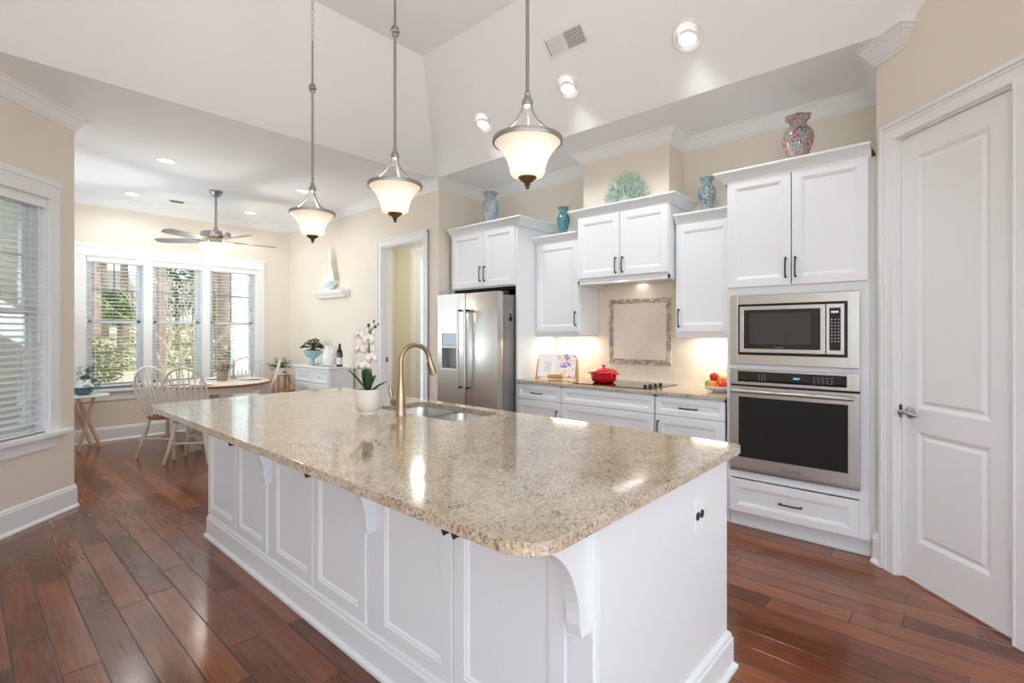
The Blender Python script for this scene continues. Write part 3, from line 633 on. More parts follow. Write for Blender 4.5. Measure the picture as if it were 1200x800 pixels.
for (a, b, hu) in ((3.255, 3.745, 1), (2.805, 3.25, 1), (2.283, 2.735, 1), (1.825, 2.277, 0), (1.288, 1.745, 1), (0.815, 1.282, 0)):
    dd = front(isl, T, a, b, 0.165, 0.86)
    u = {3.255: 3.285, 2.283: 2.30, 1.288: 1.305, 0.815: 1.255}.get(a)
    if u: pull(dd, T, u, 0.735, 0.10)
def corbel(y):
    m = MB(); pts = [(IX0, 0.880), (0.855, 0.880), (0.855, 0.862)]
    for k in range(15):
        a = PI / 2 * k / 14; pts.append((0.855 + 0.235 * math.sin(a), 0.600 + 0.262 * math.cos(a)))
    pts += [(1.095, 0.575), (1.098, 0.566), (IX0, 0.566)]
    m.prism([(p[0], p[1]) for p in pts], y - 0.024, y + 0.024, 'w')
    m.build('corbel', 'cab', isl, bevel=0.002)
    MB().box(IX0 - 0.012, IX0, y - 0.035, y + 0.035, 0.155, 0.88, 0.002).build('pilaster', 'cab', isl)
for y in (0.765, 1.785, 2.77): corbel(y)
def prism_w(pts):  # helper kept for clarity of axes
    return pts
# outlet on the end panel
T = frame((0, IY0, 0), (-1, 0, 0), (0, -1, 0))
ot = thing('power_outlet', (1.80, IY0 - 0.004, 0.655), 'white outlet plate with black sockets on the island end panel', 'outlet')
MB(T).box(-1.842, -1.765, 0.001, 0.007, 0.648, 0.768, 0.003).build('cover_plate', 'plastic', ot)
for u in (-1.823, -1.785): MB(T).lathe([(0.0001, 0.006), (0.0155, 0.006), (0.015, 0.010), (0.0001, 0.0105)], (u, 0, 0.708), 20, 'w').build('socket', 'blackplastic', ot)
# granite top with rounded corners and sink cut-out
def rrect(x0, x1, y0, y1, r, n=8, rs=None):
    pts = []
    rs = rs or (r, r, r, r)
    for (cx, cy, a0_, rr) in ((x1, y1, 0, rs[0]), (x0, y1, PI / 2, rs[1]), (x0, y0, PI, rs[2]), (x1, y0, 1.5 * PI, rs[3])):
        ox = cx - rr if cx == x1 else cx + rr; oy = cy - rr if cy == y1 else cy + rr
        for k in range(n + 1):
            a = a0_ + PI / 2 * k / n; pts.append((ox + rr * math.cos(a), oy + rr * math.sin(a)))
    return pts
def slab_with_hole(outer, hole, z0, z1, edge=0.004):
    bm = bmesh.new()
    def loop(pts, z, ins=0.0):
        return [bm.verts.new((p[0], p[1], z)) for p in pts]
    vo, vh = loop(outer, z1), loop(hole, z1) if hole else []
    eo = [bm.edges.new((vo[i], vo[(i + 1) % len(vo)])) for i in range(len(vo))]
    eh = [bm.edges.new((vh[i], vh[(i + 1) % len(vh)])) for i in range(len(vh))]
    r = bmesh.ops.triangle_fill(bm, use_beauty=True, use_dissolve=False, edges=eo + eh)
    top = bm.faces[:]
    ext = bmesh.ops.extrude_face_region(bm, geom=top)
    for v in ext['geom']:
        if isinstance(v, bmesh.types.BMVert): v.co.z = z0
    return bm
SX0, SX1, SY0, SY1 = 1.70, 2.06, 1.93, 2.65
outer = rrect(0.805, 2.14, 0.665, 3.83, 0.08, rs=(0.03, 0.13, 0.10, 0.03)); hole = rrect(SX0, SX1, SY0, SY1, 0.07)
m = MB(); m.merge(slab_with_hole(outer, hole, 0.882, 0.914))
top = m.build('granite_worktop', 'granite', bevel=0.006)
tag(top, 'large speckled beige granite worktop on the island, with the sink cut into it', 'countertop')
# sink
sk_ = thing('kitchen_sink', (1.88, 2.29, 0.70), 'double-bowl stainless sink set under the island granite', 'sink')
def bowl(x0, x1, y0, y1, zt, zb, name):
    m = MB(); t = bmesh.new(); R = [rrect(x0, x1, y0, y1, 0.06), rrect(x0 + 0.012, x1 - 0.012, y0 + 0.012, y1 - 0.012, 0.06), rrect(x0 + 0.04, x1 - 0.04, y0 + 0.04, y1 - 0.04, 0.05)]
    Z = [zt, zb + 0.04, zb]; L = [[t.verts.new((p[0], p[1], z)) for p in r_] for r_, z in zip(R, Z)]
    for a, b in ((0, 1), (1, 2)):
        n = len(L[a])
        for i in range(n): t.faces.new((L[a][i], L[a][(i + 1) % n], L[b][(i + 1) % n], L[b][i]))
    t.faces.new(L[2]); m.merge(t)
    o = m.build(name, 'steel', sk_, smooth=True)
    return o
bowl(SX0 - 0.004, SX1 + 0.004, 2.305, SY1 + 0.004, 0.881, 0.70, 'left_bowl'); bowl(SX0 - 0.004, SX1 + 0.004, SY0 - 0.004, 2.275, 0.881, 0.70, 'right_bowl')
MB().box(SX0 - 0.004, SX1 + 0.004, 2.275, 2.305, 0.85, 0.872, 0.006).build('divider', 'steel', sk_)
for y in (2.10, 2.48): MB().lathe([(0.0001, 0.702), (0.030, 0.702), (0.042, 0.705), (0.044, 0.7015)], (1.88, y, 0), 20).build('drain', 'steel', sk_, smooth=True)
# faucet
fx, fy = 1.628, 2.285
fc = thing('kitchen_faucet', (fx, fy, 0.914), 'tall champagne bronze gooseneck faucet with pull-down head beside the island sink', 'faucet')
m = MB(); m.lathe([(0.0001, 0.915), (0.029, 0.915), (0.029, 0.925), (0.025, 0.935), (0.026, 0.97), (0.026, 1.00), (0.020, 1.06), (0.0145, 1.10), (0.0135, 1.13), (0.0001, 1.13)], (fx, fy, 0), 24)
m.build('body', 'bronze', fc, smooth=True)
ca, sa = math.cos(-0.15), math.sin(-0.15); r_ = 0.088
pts = [(fx, fy, 1.12), (fx, fy, 1.17), (fx, fy, 1.212)]
for k in range(1, 17):
    a = PI - (PI * 0.93) * k / 16; q = r_ + r_ * math.cos(a); pts.append((fx + q * ca, fy + q * sa, 1.212 + r_ * math.sin(a)))
MB().tube(pts, 0.0125, 14).build('spout', 'bronze', fc, smooth=True)
e1 = Vector(pts[-1]); dr_ = (Vector(pts[-1]) - Vector(pts[-2])).normalized()
MB().tube([e1 - dr_ * .005, e1 + dr_ * 0.03, e1 + dr_ * 0.035, e1 + dr_ * 0.075, e1 + dr_ * 0.10], [0.014, 0.0155, 0.0175, 0.021, 0.0225], 18).build('spray_head', 'bronze', fc, smooth=True)
MB().tube([e1 + dr_ * 0.1005, e1 + dr_ * 0.103], 0.019, 18).build('nozzle', 'blackplastic', fc)
MB().tube([e1 + dr_ * 0.035 + Vector((-0.018, 0, 0)), e1 + dr_ * 0.06 + Vector((-0.021, 0, 0))], 0.006, 8).build('spray_button', 'pull', fc)
hb = Vector((fx, fy + 0.02, 0.985))
MB().tube([hb, hb + Vector((0, 0.045, 0.0)), hb + Vector((0, 0.055, 0))], [0.017, 0.019, 0.012], 16).ball((fx, fy + 0.068, 0.985), 0.020, 14).build('handle_hub', 'bronze', fc, smooth=True)
MB().tube([(fx, fy + 0.075, 0.990), (fx - 0.004, fy + 0.083, 1.02), (fx - 0.008, fy + 0.088, 1.055), (fx - 0.01, fy + 0.086, 1.085)], [0.008, 0.0115, 0.012, 0.004], 12).build('lever', 'bronze', fc, smooth=True)
# ================================================================ KITCHEN RUN
def cabinet(name, label, X, y0, y1, z0, z1, depthX, crownz=None, ends=(True, True), loc=None):
    t = thing(name, (X + 0.15, (y0 + y1) / 2, z0), label, 'cabinet')
    MB().box(X + 0.001, depthX, y0, y1, z0, z1, 0.0015).build('body', 'cab', t)
    return t
CP = lambda z: [(0, z - 0.082), (0.006, z - 0.082), (0.012, z - 0.066), (0.034, z - 0.036), (0.054, z - 0.020), (0.062, z - 0.014), (0.062, z), (0, z)]
def cab_crown(t, X, y0, y1, z, back0=None, back1=None, backX=4.275):
    path = []
    if back0: path.append((back0, y0))
    path += [(X, y0), (X, y1)]
    if back1: path.append((back1, y1))
    m = MB(); m.sweep(path, CP(z), left=True); m.box(X, backX, y0, y1, z - 0.012, z - 0.001)
    m.build('crown_moulding', 'cab', t)
# tall oven cabinet (with open bays for the appliances)
oc = thing('oven_cabinet', (3.97, 0.83, 0), 'tall white cabinet housing the built-in microwave and wall oven', 'cabinet')
OY0, OY1 = 0.415, 1.245
m = MB(); X = 3.672
m.box(X, 4.275, OY0, OY0 + 0.05, 0.115, 2.43).box(X, 4.275, OY1 - 0.022, OY1, 0.115, 2.43).box(X, 4.275, OY0 + .05, OY1 - .022, 1.66, 1.69).box(X, 4.275, OY0 + .05, OY1 - .022, 2.40, 2.43).box(X, 4.275, OY0 + .05, OY1 - .022, 1.118, 1.148).box(X, 4.275, OY0 + .05, OY1 - .022, 0.355, 0.405).box(X, 4.275, OY0 + .05, OY1 - .022, 0.115, 0.13).box(4.25, 4.275, OY0 + .05, OY1 - .022, 0.13, 2.40)
m.box(X, X + .02, OY0 + .05, OY1 - .022, 1.625, 1.66)
m.build('body', 'cab', oc)
MB().box(3.745, 3.76, 0.395, OY1, 0, 0.115).build('toe_kick', 'cab', oc)
MB().box(3.745 - 0.012, 3.745, 0.42, OY1, 0, 0.02, 0.004).build('shoe_moulding', 'cab', oc)
MB().box(3.70, 4.275, 0.385, OY0, 0.115, 2.43).build('filler_strip', 'cab', oc)
T = KW(X)
d1 = front(oc, T, 0.835, 1.237, 1.682, 2.428); d2 = front(oc, T, 0.418, 0.829, 1.682, 2.428)
pull(d1, T, 0.862, 1.795, 0.135); pull(d2, T, 0.805, 1.795, 0.135)
dw = front(oc, T, 0.465, 1.225, 0.122, 0.348, 'drawer', st=0.05); pull(dw, T, 0.835, 0.236, 0.14, False)
cab_crown(oc, X, 0.405, 1.26, 2.50, None, 4.275)
# microwave
mw = thing('built_in_microwave', (3.9, 0.84, 1.15), 'stainless built-in microwave with wide trim, upper appliance in the tall cabinet', 'microwave')
T = KW(3.668)
m = MB(T); y0, y1, z0, z1 = 0.463, 1.218, 1.150, 1.622; i0, i1, j0, j1 = 0.522, 1.166, 1.215, 1.562
m.box(y0, i0, 0, 0.018, z0, z1).box(i1, y1, 0, 0.018, z0, z1).box(i0, i1, 0, 0.018, z0, j0).box(i0, i1, 0, 0.018, j1, z1)
m.build('trim_kit', 'steel', mw, bevel=0.002)
MB(T).box(i0, i1, -0.35, 0.004, j0, j1).build('housing', 'blackplastic', mw)
m = MB(T); du0, du1, dz0, dz1 = 0.640, 1.152, 1.232, 1.548; s = 0.026
m.box(du0, du0 + s, 0.004, 0.022, dz0, dz1).box(du1 - s, du1, 0.004, 0.022, dz0, dz1).box(du0 + s, du1 - s, 0.004, 0.022, dz0, dz0 + s).box(du0 + s, du1 - s, 0.004, 0.022, dz1 - s, dz1)
o = m.build('door', 'steel', mw, bevel=0.002)
MB(T).box(du0 + s, du1 - s, 0.004, 0.018, dz0 + s, dz1 - s).build('door_glass', 'blackglass', o)
MB(T).box(0.72, 1.09, 0.018, 0.0185, 1.29, 1.50).build('window_screen', 'mwmesh', o)
m = MB(T); cu0, cu1 = 0.540, 0.634; m.box(cu0, cu0 + 0.018, 0.004, 0.022, dz0, dz1).box(cu1 - 0.016, cu1, 0.004, 0.022, dz0, dz1).box(cu0 + .018, cu1 - .016, 0.004, 0.022, dz0, dz0 + s).box(cu0 + .018, cu1 - .016, 0.004, 0.022, dz1 - s, dz1)
o = m.build('control_frame', 'steel', mw, bevel=0.002)
MB(T).box(cu0 + .018, cu1 - .016, 0.004, 0.018, dz0 + s, dz1 - s).build('control_panel', 'blackglass', o)
m = MB(T)
for i in range(3):
    for j in range(8): m.box(0.565 + i * 0.018, 0.573 + i * 0.018, 0.018, 0.0186, 1.31 + j * 0.0195, 1.317 + j * 0.0195)
m.build('key_legend', 'greymark', o)
def text(body, parent, T, u, w, z, size, mat, name='lettering', depth=0.0004):
    c = bpy.data.curves.new(name, 'FONT'); c.body = body; c.size = size; c.extrude = depth; c.align_x = 'CENTER'; c.align_y = 'CENTER'
    o = bpy.data.objects.new(name, c); COL.objects.link(o)
    dg = bpy.context.evaluated_depsgraph_get(); me = bpy.data.meshes.new_from_object(o.evaluated_get(dg)); bpy.data.objects.remove(o)
    bm = bmesh.new(); bm.from_mesh(me); bpy.data.meshes.remove(me)
    m = MB(T); m.merge(bm, Matrix(((-1, 0, 0, u), (0, 0, 1, w), (0, 1, 0, z), (0, 0, 0, 1))))
    return m.build(name, mat, parent)
text('10:41', o, T, 0.589, 0.0186, 1.497, 0.019, 'white_display', 'clock_digits')
text('KitchenAid', mw, T, 0.905, 0.0186, 1.268, 0.012, 'greymark')
# oven
ov = thing('built_in_oven', (3.9, 0.84, 0.405), 'stainless wall oven with black glass door, below the microwave', 'oven')
z0, z1 = 0.405, 1.118; y0, y1 = 0.461, 1.216
m = MB(T); m.box(y0, y1, 0, 0.022, 1.010, z1, 0.003); m.build('control_fascia', 'steel', ov)
MB(T).box(0.525, 1.163, 0.020, 0.0245, 1.030, 1.102, 0.002).build('control_panel', 'blackglass', ov)
text('10:41', ov, T, 0.80, 0.0248, 1.068, 0.018, 'blue_display', 'clock_digits')
m = MB(T)
for i in range(3):
    for j in range(3): m.box(0.985 + i * 0.018, 0.992 + i * 0.018, 0.0245, 0.0249, 1.048 + j * 0.016, 1.052 + j * 0.016)
m.build('key_legend', 'greymark', ov); m = MB(T)
for i in range(5):
    for j in range(3): m.box(0.60 + i * 0.024, 0.607 + i * 0.024, 0.0245, 0.0249, 1.046 + j * 0.016, 1.050 + j * 0.016)
m.build('key_legend', 'greymark', ov)
m = MB(T); w_ = 0.05
m.box(y0, y0 + 0.058, 0, 0.03, 0.43, 0.998).box(y1 - 0.058, y1, 0, 0.03, 0.43, 0.998).box(y0 + .058, y1 - .058, 0, 0.03, 0.43, 0.508).box(y0 + .058, y1 - .058, 0, 0.03, 0.925, 0.998)
od = m.build('oven_door', 'steel', ov, bevel=0.002)
MB(T).box(y0 + .058, y1 - .058, 0, 0.0275, 0.508, 0.925).build('door_glass', 'ovenglass', od)
MB(T).tube([(0.485, 0.075, 0.968), (1.192, 0.075, 0.968)], 0.0135, 14).cyl((0.50, 0, 0.968), 0.010, 0.03, 0.075, 10, 'w').cyl((1.177, 0, 0.968), 0.010, 0.03, 0.075, 10, 'w').build('handle', 'steel', od, smooth=True)
MB(T).box(0.775, 0.895, 0.030, 0.033, 0.452, 0.472, 0.002).build('badge', 'sidesteel', od)
text('KitchenAid', od, T, 0.835, 0.0334, 0.462, 0.017, 'greymark')
MB(T).box(y0, y1, 0, 0.012, z0, 0.412).box(y0, y1, 0, 0.018, 0.418, 0.426).build('bottom_vent', 'steel', ov)
MB(T).box(y0, y1, -0.50, 0.0005, z0, z1).build('housing', 'blackplastic', ov)
# base cabinets: three units
X = 3.672; T = KW(X)
def base_unit(label, y0, y1):
    t = thing('base_cabinet', (3.97, (y0 + y1) / 2, 0), label, 'cabinet', 'base cabinets along the kitchen wall')
    m = MB(); m.box(X, 4.275, y0, y0 + 0.02, 0.105, 0.882).box(X, 4.275, y1 - 0.02, y1, 0.105, 0.882).box(X, 4.275, y0 + .02, y1 - .02, 0.105, 0.125).box(4.25, 4.275, y0 + .02, y1 - .02, 0.125, 0.882).box(X, X + .015, y0, y1, .125, .882)
    m.build('body', 'cab', t); MB().box(3.745, 3.76, y0, y1, 0, 0.105).build('toe_kick', 'cab', t); return t
b1 = base_unit('white base cabinet with a single drawer, beside the refrigerator', 2.700, 3.228)
dw = front(b1, T, 2.703, 3.222, 0.735, 0.870, 'drawer', st=0.035); pull(dw, T, 2.97, 0.797, 0.13, False)
dd = front(b1, T, 2.703, 3.222, 0.125, 0.728, 'door'); pull(dd, T, 2.735, 0.60, 0.12)
b2_ = base_unit('wide white base cabinet below the cooktop', 1.790, 2.698)
front(b2_, T, 1.794, 2.695, 0.735, 0.870, 'drawer', st=0.035); front(b2_, T, 1.794, 2.695, 0.435, 0.728, 'drawer', st=0.05); front(b2_, T, 1.794, 2.695, 0.125, 0.428, 'drawer', st=0.05)
b3 = base_unit('white base cabinet with drawer, below the fruit bowl', 1.250, 1.788)
dw = front(b3, T, 1.254, 1.784, 0.735, 0.870, 'drawer', st=0.035); pull(dw, T, 1.515, 0.80, 0.14, False)
dd = front(b3, T, 1.254, 1.784, 0.125, 0.728, 'door'); pull(dd, T, 1.755, 0.63, 0.12)
ct = MB().box(3.640, 4.275, 1.249, 3.228, 0.884, 0.914).build('granite_worktop', 'granite', bevel=0.005)
tag(ct, 'narrow granite worktop along the kitchen wall, holding the cooktop and fruit bowl', 'countertop')
# backsplash
bs = structure(MB().box(4.268, 4.28, 1.249, 3.228, 0.914, 1.86).build('wall_backsplash', 'tile', world_obj=True), 'beige travertine tile backsplash', 'backsplash')
ins = MB().box(4.262, 4.267, 1.975, 2.515, 1.118, 1.640).build('diagonal_tile_panel', 'tilediag', bs)
m = {'a': MB(), 'b': MB(), 'c': MB()}; random.seed(4)
def strip(y0, y1, z0, z1, horiz):
    rows = 3; p = 0.0
    for r in range(rows):
        q = 0.0; L = (y1 - y0) if horiz else (z1 - z0); W_ = ((z1 - z0) if horiz else (y1 - y0)) / rows
        q = -random.random() * 0.03
        while q < L:
            l_ = random.choice((0.03, 0.022, 0.04)); a = max(q, 0) + 0.001; b = min(q + l_, L) - 0.001; q += l_
            if b - a < 0.004: continue
            k = random.choice('aabbc')
            if horiz: m[k].box(4.258, 4.266, y0 + a, y0 + b, z0 + r * W_ + 0.001, z0 + (r + 1) * W_ - 0.001)
            else: m[k].box(4.258, 4.266, y0 + r * W_ + 0.001, y0 + (r + 1) * W_ - 0.001, z0 + a, z0 + b)
yA, yB, zA, zB = 1.93, 2.56, 1.072, 1.685
strip(yA, yB, zA, 1.118, True); strip(yA, yB, 1.640, zB, True); strip(yA, 1.975, 1.118, 1.640, False); strip(2.515, yB, 1.118, 1.640, False)
M['mosA'] = pbr('tan_mosaic_stone', 'C6B8A2', 0.4, var=0.12, vscale=40); M['mosB'] = pbr('taupe_mosaic_stone', 'A0968A', 0.35, var=0.15, vscale=40); M['mosC'] = pbr('cream_mosaic_stone', 'DCCFBB', 0.4, var=0.1, vscale=40)
MB().box(4.2655, 4.268, yA, yB, zA, zB).build('grout_bed', 'grout', bs)
for k, mm in (('a', 'mosA'), ('b', 'mosB'), ('c', 'mosC')): m[k].build('mosaic_border', mm, bs)
o = thing('power_outlet', (4.262, 1.43, 1.07), 'white outlet plate on the backsplash above the fruit bowl', 'outlet')
MB(KW(4.266)).box(1.395, 1.47, 0, 0.006, 1.07, 1.19, 0.003).build('cover_plate', 'plastic', o)
MB(KW(4.266)).box(1.418, 1.447, 0.006, 0.009, 1.095, 1.165, 0.003).build('socket', 'plastic', o)
# upper cabinets
ul = cabinet('upper_cabinet', 'white upper cabinet between refrigerator surround and hood cabinet, teal vase on top', 3.95, 2.685, 3.229, 1.345, 2.25, 4.266); T = KW(3.95)
dd = front(ul, T, 2.70, 3.205, 1.375, 2.240); pull(dd, T, 2.724, 1.50, 0.14); cab_crown(ul, 3.95, 2.685, 3.229, 2.325, None, None, 4.266)
MB().box(3.952, 3.97, 2.69, 3.224, 1.328, 1.346).build('light_rail', 'cab', ul)
ur = cabinet('upper_cabinet', 'white upper cabinet between hood cabinet and oven cabinet, green-blue vase on top', 3.95, 1.266, 1.745, 1.345, 2.25, 4.266)
dd = front(ur, T, 1.30, 1.738, 1.375, 2.240); pull(dd, T, 1.71, 1.485, 0.15); cab_crown(ur, 3.95, 1.266, 1.745, 2.325, None, None, 4.266)
MB().box(3.952, 3.97, 1.27, 1.74, 1.328, 1.346).build('light_rail', 'cab', ur)
hc = cabinet('hood_cabinet', 'projecting white two-door cabinet above the cooktop, green coral on top', 3.87, 1.762, 2.66, 1.845, 2.42, 4.266); T = KW(3.87)
d1 = front(hc, T, 2.216, 2.648, 1.862, 2.412); d2 = front(hc, T, 1.772, 2.208, 1.862, 2.412)
pull(d1, T, 2.245, 1.955, 0.14); pull(d2, T, 2.178, 1.955, 0.14); cab_crown(hc, 3.87, 1.755, 2.667, 2.495, 4.275, 4.275, 3.965)
MB().box(3.87, 3.888, 1.762, 2.66, 1.808, 1.85, 0.002).box(3.87, 4.266, 1.762, 1.78, 1.808, 1.845).box(3.87, 4.266, 2.642, 2.66, 1.808, 1.845).box(3.888, 4.26, 1.78, 2.642, 1.83, 1.845).build('valance', 'cab', hc)
# refrigerator surround
fs = thing('refrigerator_cabinet', (3.97, 3.72, 0), 'white cabinet surround over and beside the refrigerator, grey-blue vase on top', 'cabinet')
MB().box(3.672, 4.275, 3.232, 3.256, 0, 2.43).box(3.672, 4.275, 4.185, 4.205, 0, 2.43).build('side_panel', 'cab', fs)
MB().box(3.674, 4.275, 3.256, 4.185, 1.83, 2.43).build('body', 'cab', fs); T = KW(3.672)
d1 = front(fs, T, 3.70, 4.175, 1.842, 2.422); d2 = front(fs, T, 3.262, 3.693, 1.842, 2.422)
pull(d1, T, 3.728, 1.975, 0.16); pull(d2, T, 3.664, 1.975, 0.16); cab_crown(fs, 3.672, 3.222, 4.215, 2.50, 4.275, None)
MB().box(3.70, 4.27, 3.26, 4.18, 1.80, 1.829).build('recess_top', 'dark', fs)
# refrigerator
fg = thing('refrigerator', (3.8, 3.7, 0), 'stainless side-by-side refrigerator with water dispenser, black handle ends', 'refrigerator')
MB().box(3.52, 4.22, 3.275, 4.165, 0.02, 1.735, 0.006).build('body', 'sidesteel', fg)
MB().box(3.53, 3.62, 3.29, 4.15, 1.735, 1.775, 0.012).build('hinge_cover', 'blackplastic', fg)
def fdoor(y0, y1, holes=None):
    m = MB(); n = 9
    def px(y): # gentle bow of the door front
        t = (y - 3.27) / (4.145 - 3.27); return 3.432 + 0.0
    m.box(3.432, 3.515, y0, y1, 0.08, 1.765, 0.016); return m
o = fdoor(3.272, 3.722).build('refrigerator_door', 'steel', fg, smooth=True)
# freezer door with dispenser recess: built around the opening
m = MB(); y0, y1 = 3.728, 4.160; q0, q1, r0, r1 = 3.822, 4.085, 0.995, 1.36
m.box(3.432, 3.515, y0, q0, 0.08, 1.765, 0.004).box(3.432, 3.515, q1, y1, 0.08, 1.765, 0.004).box(3.432, 3.515, q0, q1, 0.08, r0).box(3.432, 3.515, q0, q1, r1, 1.765)
o2 = m.build('freezer_door', 'steel', fg)
MB().box(3.505, 3.515, q0, q1, r0, r1).box(3.44, 3.51, q0, q1, r0, r0 + 0.01).build('dispenser_recess', 'sidesteel', o2)
MB().box(3.436, 3.47, q0, q1, 1.235, r1, 0.004).build('dispenser_display', 'blackglass', o2)
MB().box(3.428, 3.45, q0 - .006, q1 + .006, 1.205, 1.235, 0.003).box(3.428, 3.436, q0 - .006, q1 + .006, r0 - .012, r0, 0.002).build('dispenser_trim', 'plastic', o2)
MB().box(3.47, 3.50, 3.85, 3.89, 1.02, 1.19, 0.01).build('dispenser_paddle', 'blackplastic', o2)
for (dpar, y) in ((o, 3.672), (o2, 3.778)):
    m = MB(); m.tube([(3.372, y, 0.80), (3.372, y, 1.605)], 0.013, 14)
    h = m.build('handle', 'steel', dpar, smooth=True)
    m = MB()
    for z in (0.815, 1.59): m.tube([(3.372, y, z), (3.433, y, z)], 0.010, 10)
    m.build('handle_bracket', 'blackplastic', h, smooth=True)
MB().box(3.46, 3.52, 3.28, 4.15, 0.0, 0.075).build('kick_grille', 'blackplastic', fg)
mg = thing('hanging_magnet', (3.612, 3.262, 1.49), 'small black scrolled hook magnet on the refrigerator side', 'magnet')
MB().tube([(3.612 + 0.014 * math.cos(a / 12 * 2 * PI), 3.268, 1.50 + 0.018 * math.sin(a / 12 * 2 * PI)) for a in range(13)], 0.005, 6).tube([(3.612, 3.268, 1.518), (3.612, 3.268, 1.56)], 0.005, 6).build('scroll', 'black', mg)
MB().box(3.604, 3.62, 3.262, 3.2745, 1.555, 1.58, 0.003).build('clip', 'nickel', mg)
# under-cabinet lights
for (y, w_) in ((2.95, 0.42), (1.50, 0.36)):
    light('under_cabinet_lamp', 'AREA', (4.14, y, 1.335), P_UNDER, (1.0, 0.86, 0.66), w_, 0.05, aim=(0.10, 0, -1)).rotation_euler = (0, 0, PI / 2)
light('hood_lamp', 'AREA', (4.05, 2.21, 1.82), 0.5, (1.0, 0.93, 0.85), 0.5, 0.1, aim=(0, 0, -1))
# cooktop
ck = thing('cooktop', (3.94, 2.22, 0.914), 'black glass electric cooktop set in the granite below the tile panel', 'cooktop')
MB().box(3.692, 4.20, 1.84, 2.605, 0.9145, 0.920, 0.002).build('glass_top', 'blackglass', ck)
M['burner'] = pbr('grey_burner_ring', '3A3A3C', 0.15, var=0.05)
for (x, y, r) in ((3.82, 2.42, 0.095), (4.07, 2.42, 0.075), (3.82, 2.13, 0.075), (4.07, 2.13, 0.095)):
    MB().lathe([(r - .003, 0.9202), (r - .003, 0.9204), (r, 0.9204), (r, 0.9202)], (x, y, 0), 40).build('burner_ring', 'burner', ck)
for (x, y) in ((3.725, 1.905), (3.795, 1.895), (3.865, 1.885), (3.935, 1.875)):
    MB().lathe([(0.0001, 0.920), (0.017, 0.920), (0.015, 0.938), (0.012, 0.941), (0.0001, 0.941)], (x, y, 0), 18).box(x - 0.004, x + 0.004, y - 0.014, y + 0.014, 0.939, 0.947, 0.002).build('knob', 'blackplastic', ck, smooth=True)
# dutch oven
px_, py_ = 3.90, 2.40
po = thing('dutch_oven', (px_, py_, 0.920), 'red enamelled lidded pot standing on the cooktop', 'pot')
MB().lathe([(0.0001, 0.921), (0.085, 0.921), (0.105, 0.935), (0.114, 0.965), (0.118, 1.012), (0.121, 1.016), (0.114, 1.014), (0.109, 0.965), (0.08, 0.93), (0.0001, 0.928)], (px_, py_, 0), 36).build('pot_body', 'red', po, smooth=True)
for s in (-1, 1):
    a = Vector((px_, py_ + s * 0.114, 1.000))
    MB().tube([a + Vector((-0.04, 0, 0)), a + Vector((-0.034, s * 0.022, 0.003)), a + Vector((-0.015, s * 0.032, 0.004)), a + Vector((0.015, s * 0.032, 0.004)), a + Vector((0.034, s * 0.022, 0.003)), a + Vector((0.04, 0, 0))], 0.0075, 8).build('side_handle', 'red', po, smooth=True)
ld = MB().lathe([(0.123, 1.012), (0.122, 1.020), (0.110, 1.030), (0.08, 1.042), (0.03, 1.050), (0.0001, 1.051), (0.0001, 1.045), (0.1, 1.02)], (px_, py_, 0), 36).build('lid', 'red', po, smooth=True)
MB().lathe([(0.010, 1.049), (0.008, 1.060), (0.022, 1.068), (0.022, 1.074), (0.014, 1.079), (0.0001, 1.080)], (px_, py_, 0), 20).build('lid_knob', 'red', ld, smooth=True)
# cookbook on stand
T = frame((3.905, 2.945, 0.914), (-0.37, 0.929, 0), (-0.929, -0.37, 0))
bst = thing('book_stand', T @ Vector((0, 0, 0)), 'wooden cookbook stand on the granite beside the red pot', 'book stand')
lean = math.radians(22)
def tilt(T, z0, l): return T @ Matrix.Translation((0, 0, z0)) @ Matrix.Rotation(l, 4, 'X')
TL = tilt(T, 0.018, lean)
MB(TL).box(-0.195, 0.195, -0.012, 0.0, 0.0, 0.215, 0.004).build('back_board', 'wood', bst)
MB(TL).box(-0.075, 0.075, 0.0, 0.035, -0.016, 0.020, 0.008).build('ledge', 'wood', bst)
for u in (-0.205, 0.197):
    MB(T).prism([(0.01, 0.001), (-0.115, 0.001), (-0.075, 0.19)], u, u + 0.008, 'u').build('side_support', 'wood', bst)
bk_ = thing('open_cookbook', TL @ Vector((0, 0.012, 0.0)), 'open cookbook with a printed purple and orange page on the wooden stand', 'book')
def page_mat():
    m, n, l, b = newmat('printed_cookbook_page')
    tc = n.new('ShaderNodeTexCoord'); ns = n.new('ShaderNodeTexNoise'); ns.inputs['Scale'].default_value = 14; ns.inputs['Detail'].default_value = 3; l.new(tc.outputs['Object'], ns.inputs[0])
    r = ramp(n, [(0.36, '7F6FA8'), (0.45, 'D9CDE2'), (0.50, 'F4EFE9'), (0.56, 'F3E4D2'), (0.62, 'E9B98E'), (0.7, 'F2EDE8')]); l.new(ns.outputs[0], r.inputs[0]); l.new(r.outputs[0], b.inputs['Base Color']); b.inputs['Roughness'].default_value = 0.5
    return m
M['printed'] = page_mat()
for s, mt in ((1, 'page'), (-1, 'printed')):
    pts = [(0.0, 0.006), (s * 0.02, 0.018), (s * 0.05, 0.020), (s * 0.185, 0.010), (s * 0.185, 0.004), (0, 0.003)]
    MB(TL).prism([(p[0], p[1]) for p in pts], 0.002, 0.235, 'z').build('page_block', mt, bk_)
m = MB(TL)
random.seed(3)
for i in range(9): m.box(0.05, 0.05 + random.uniform(0.05, 0.085), 0.0195 - 0.0012 * 0, 0.0205, 0.05 + i * 0.012, 0.0525 + i * 0.012)
m.build('printed_lines', 'greymark', bk_)
MB(TL).box(-0.19, 0.19, 0.0, 0.003, 0.0, 0.24).build('cover', 'page', bk_)
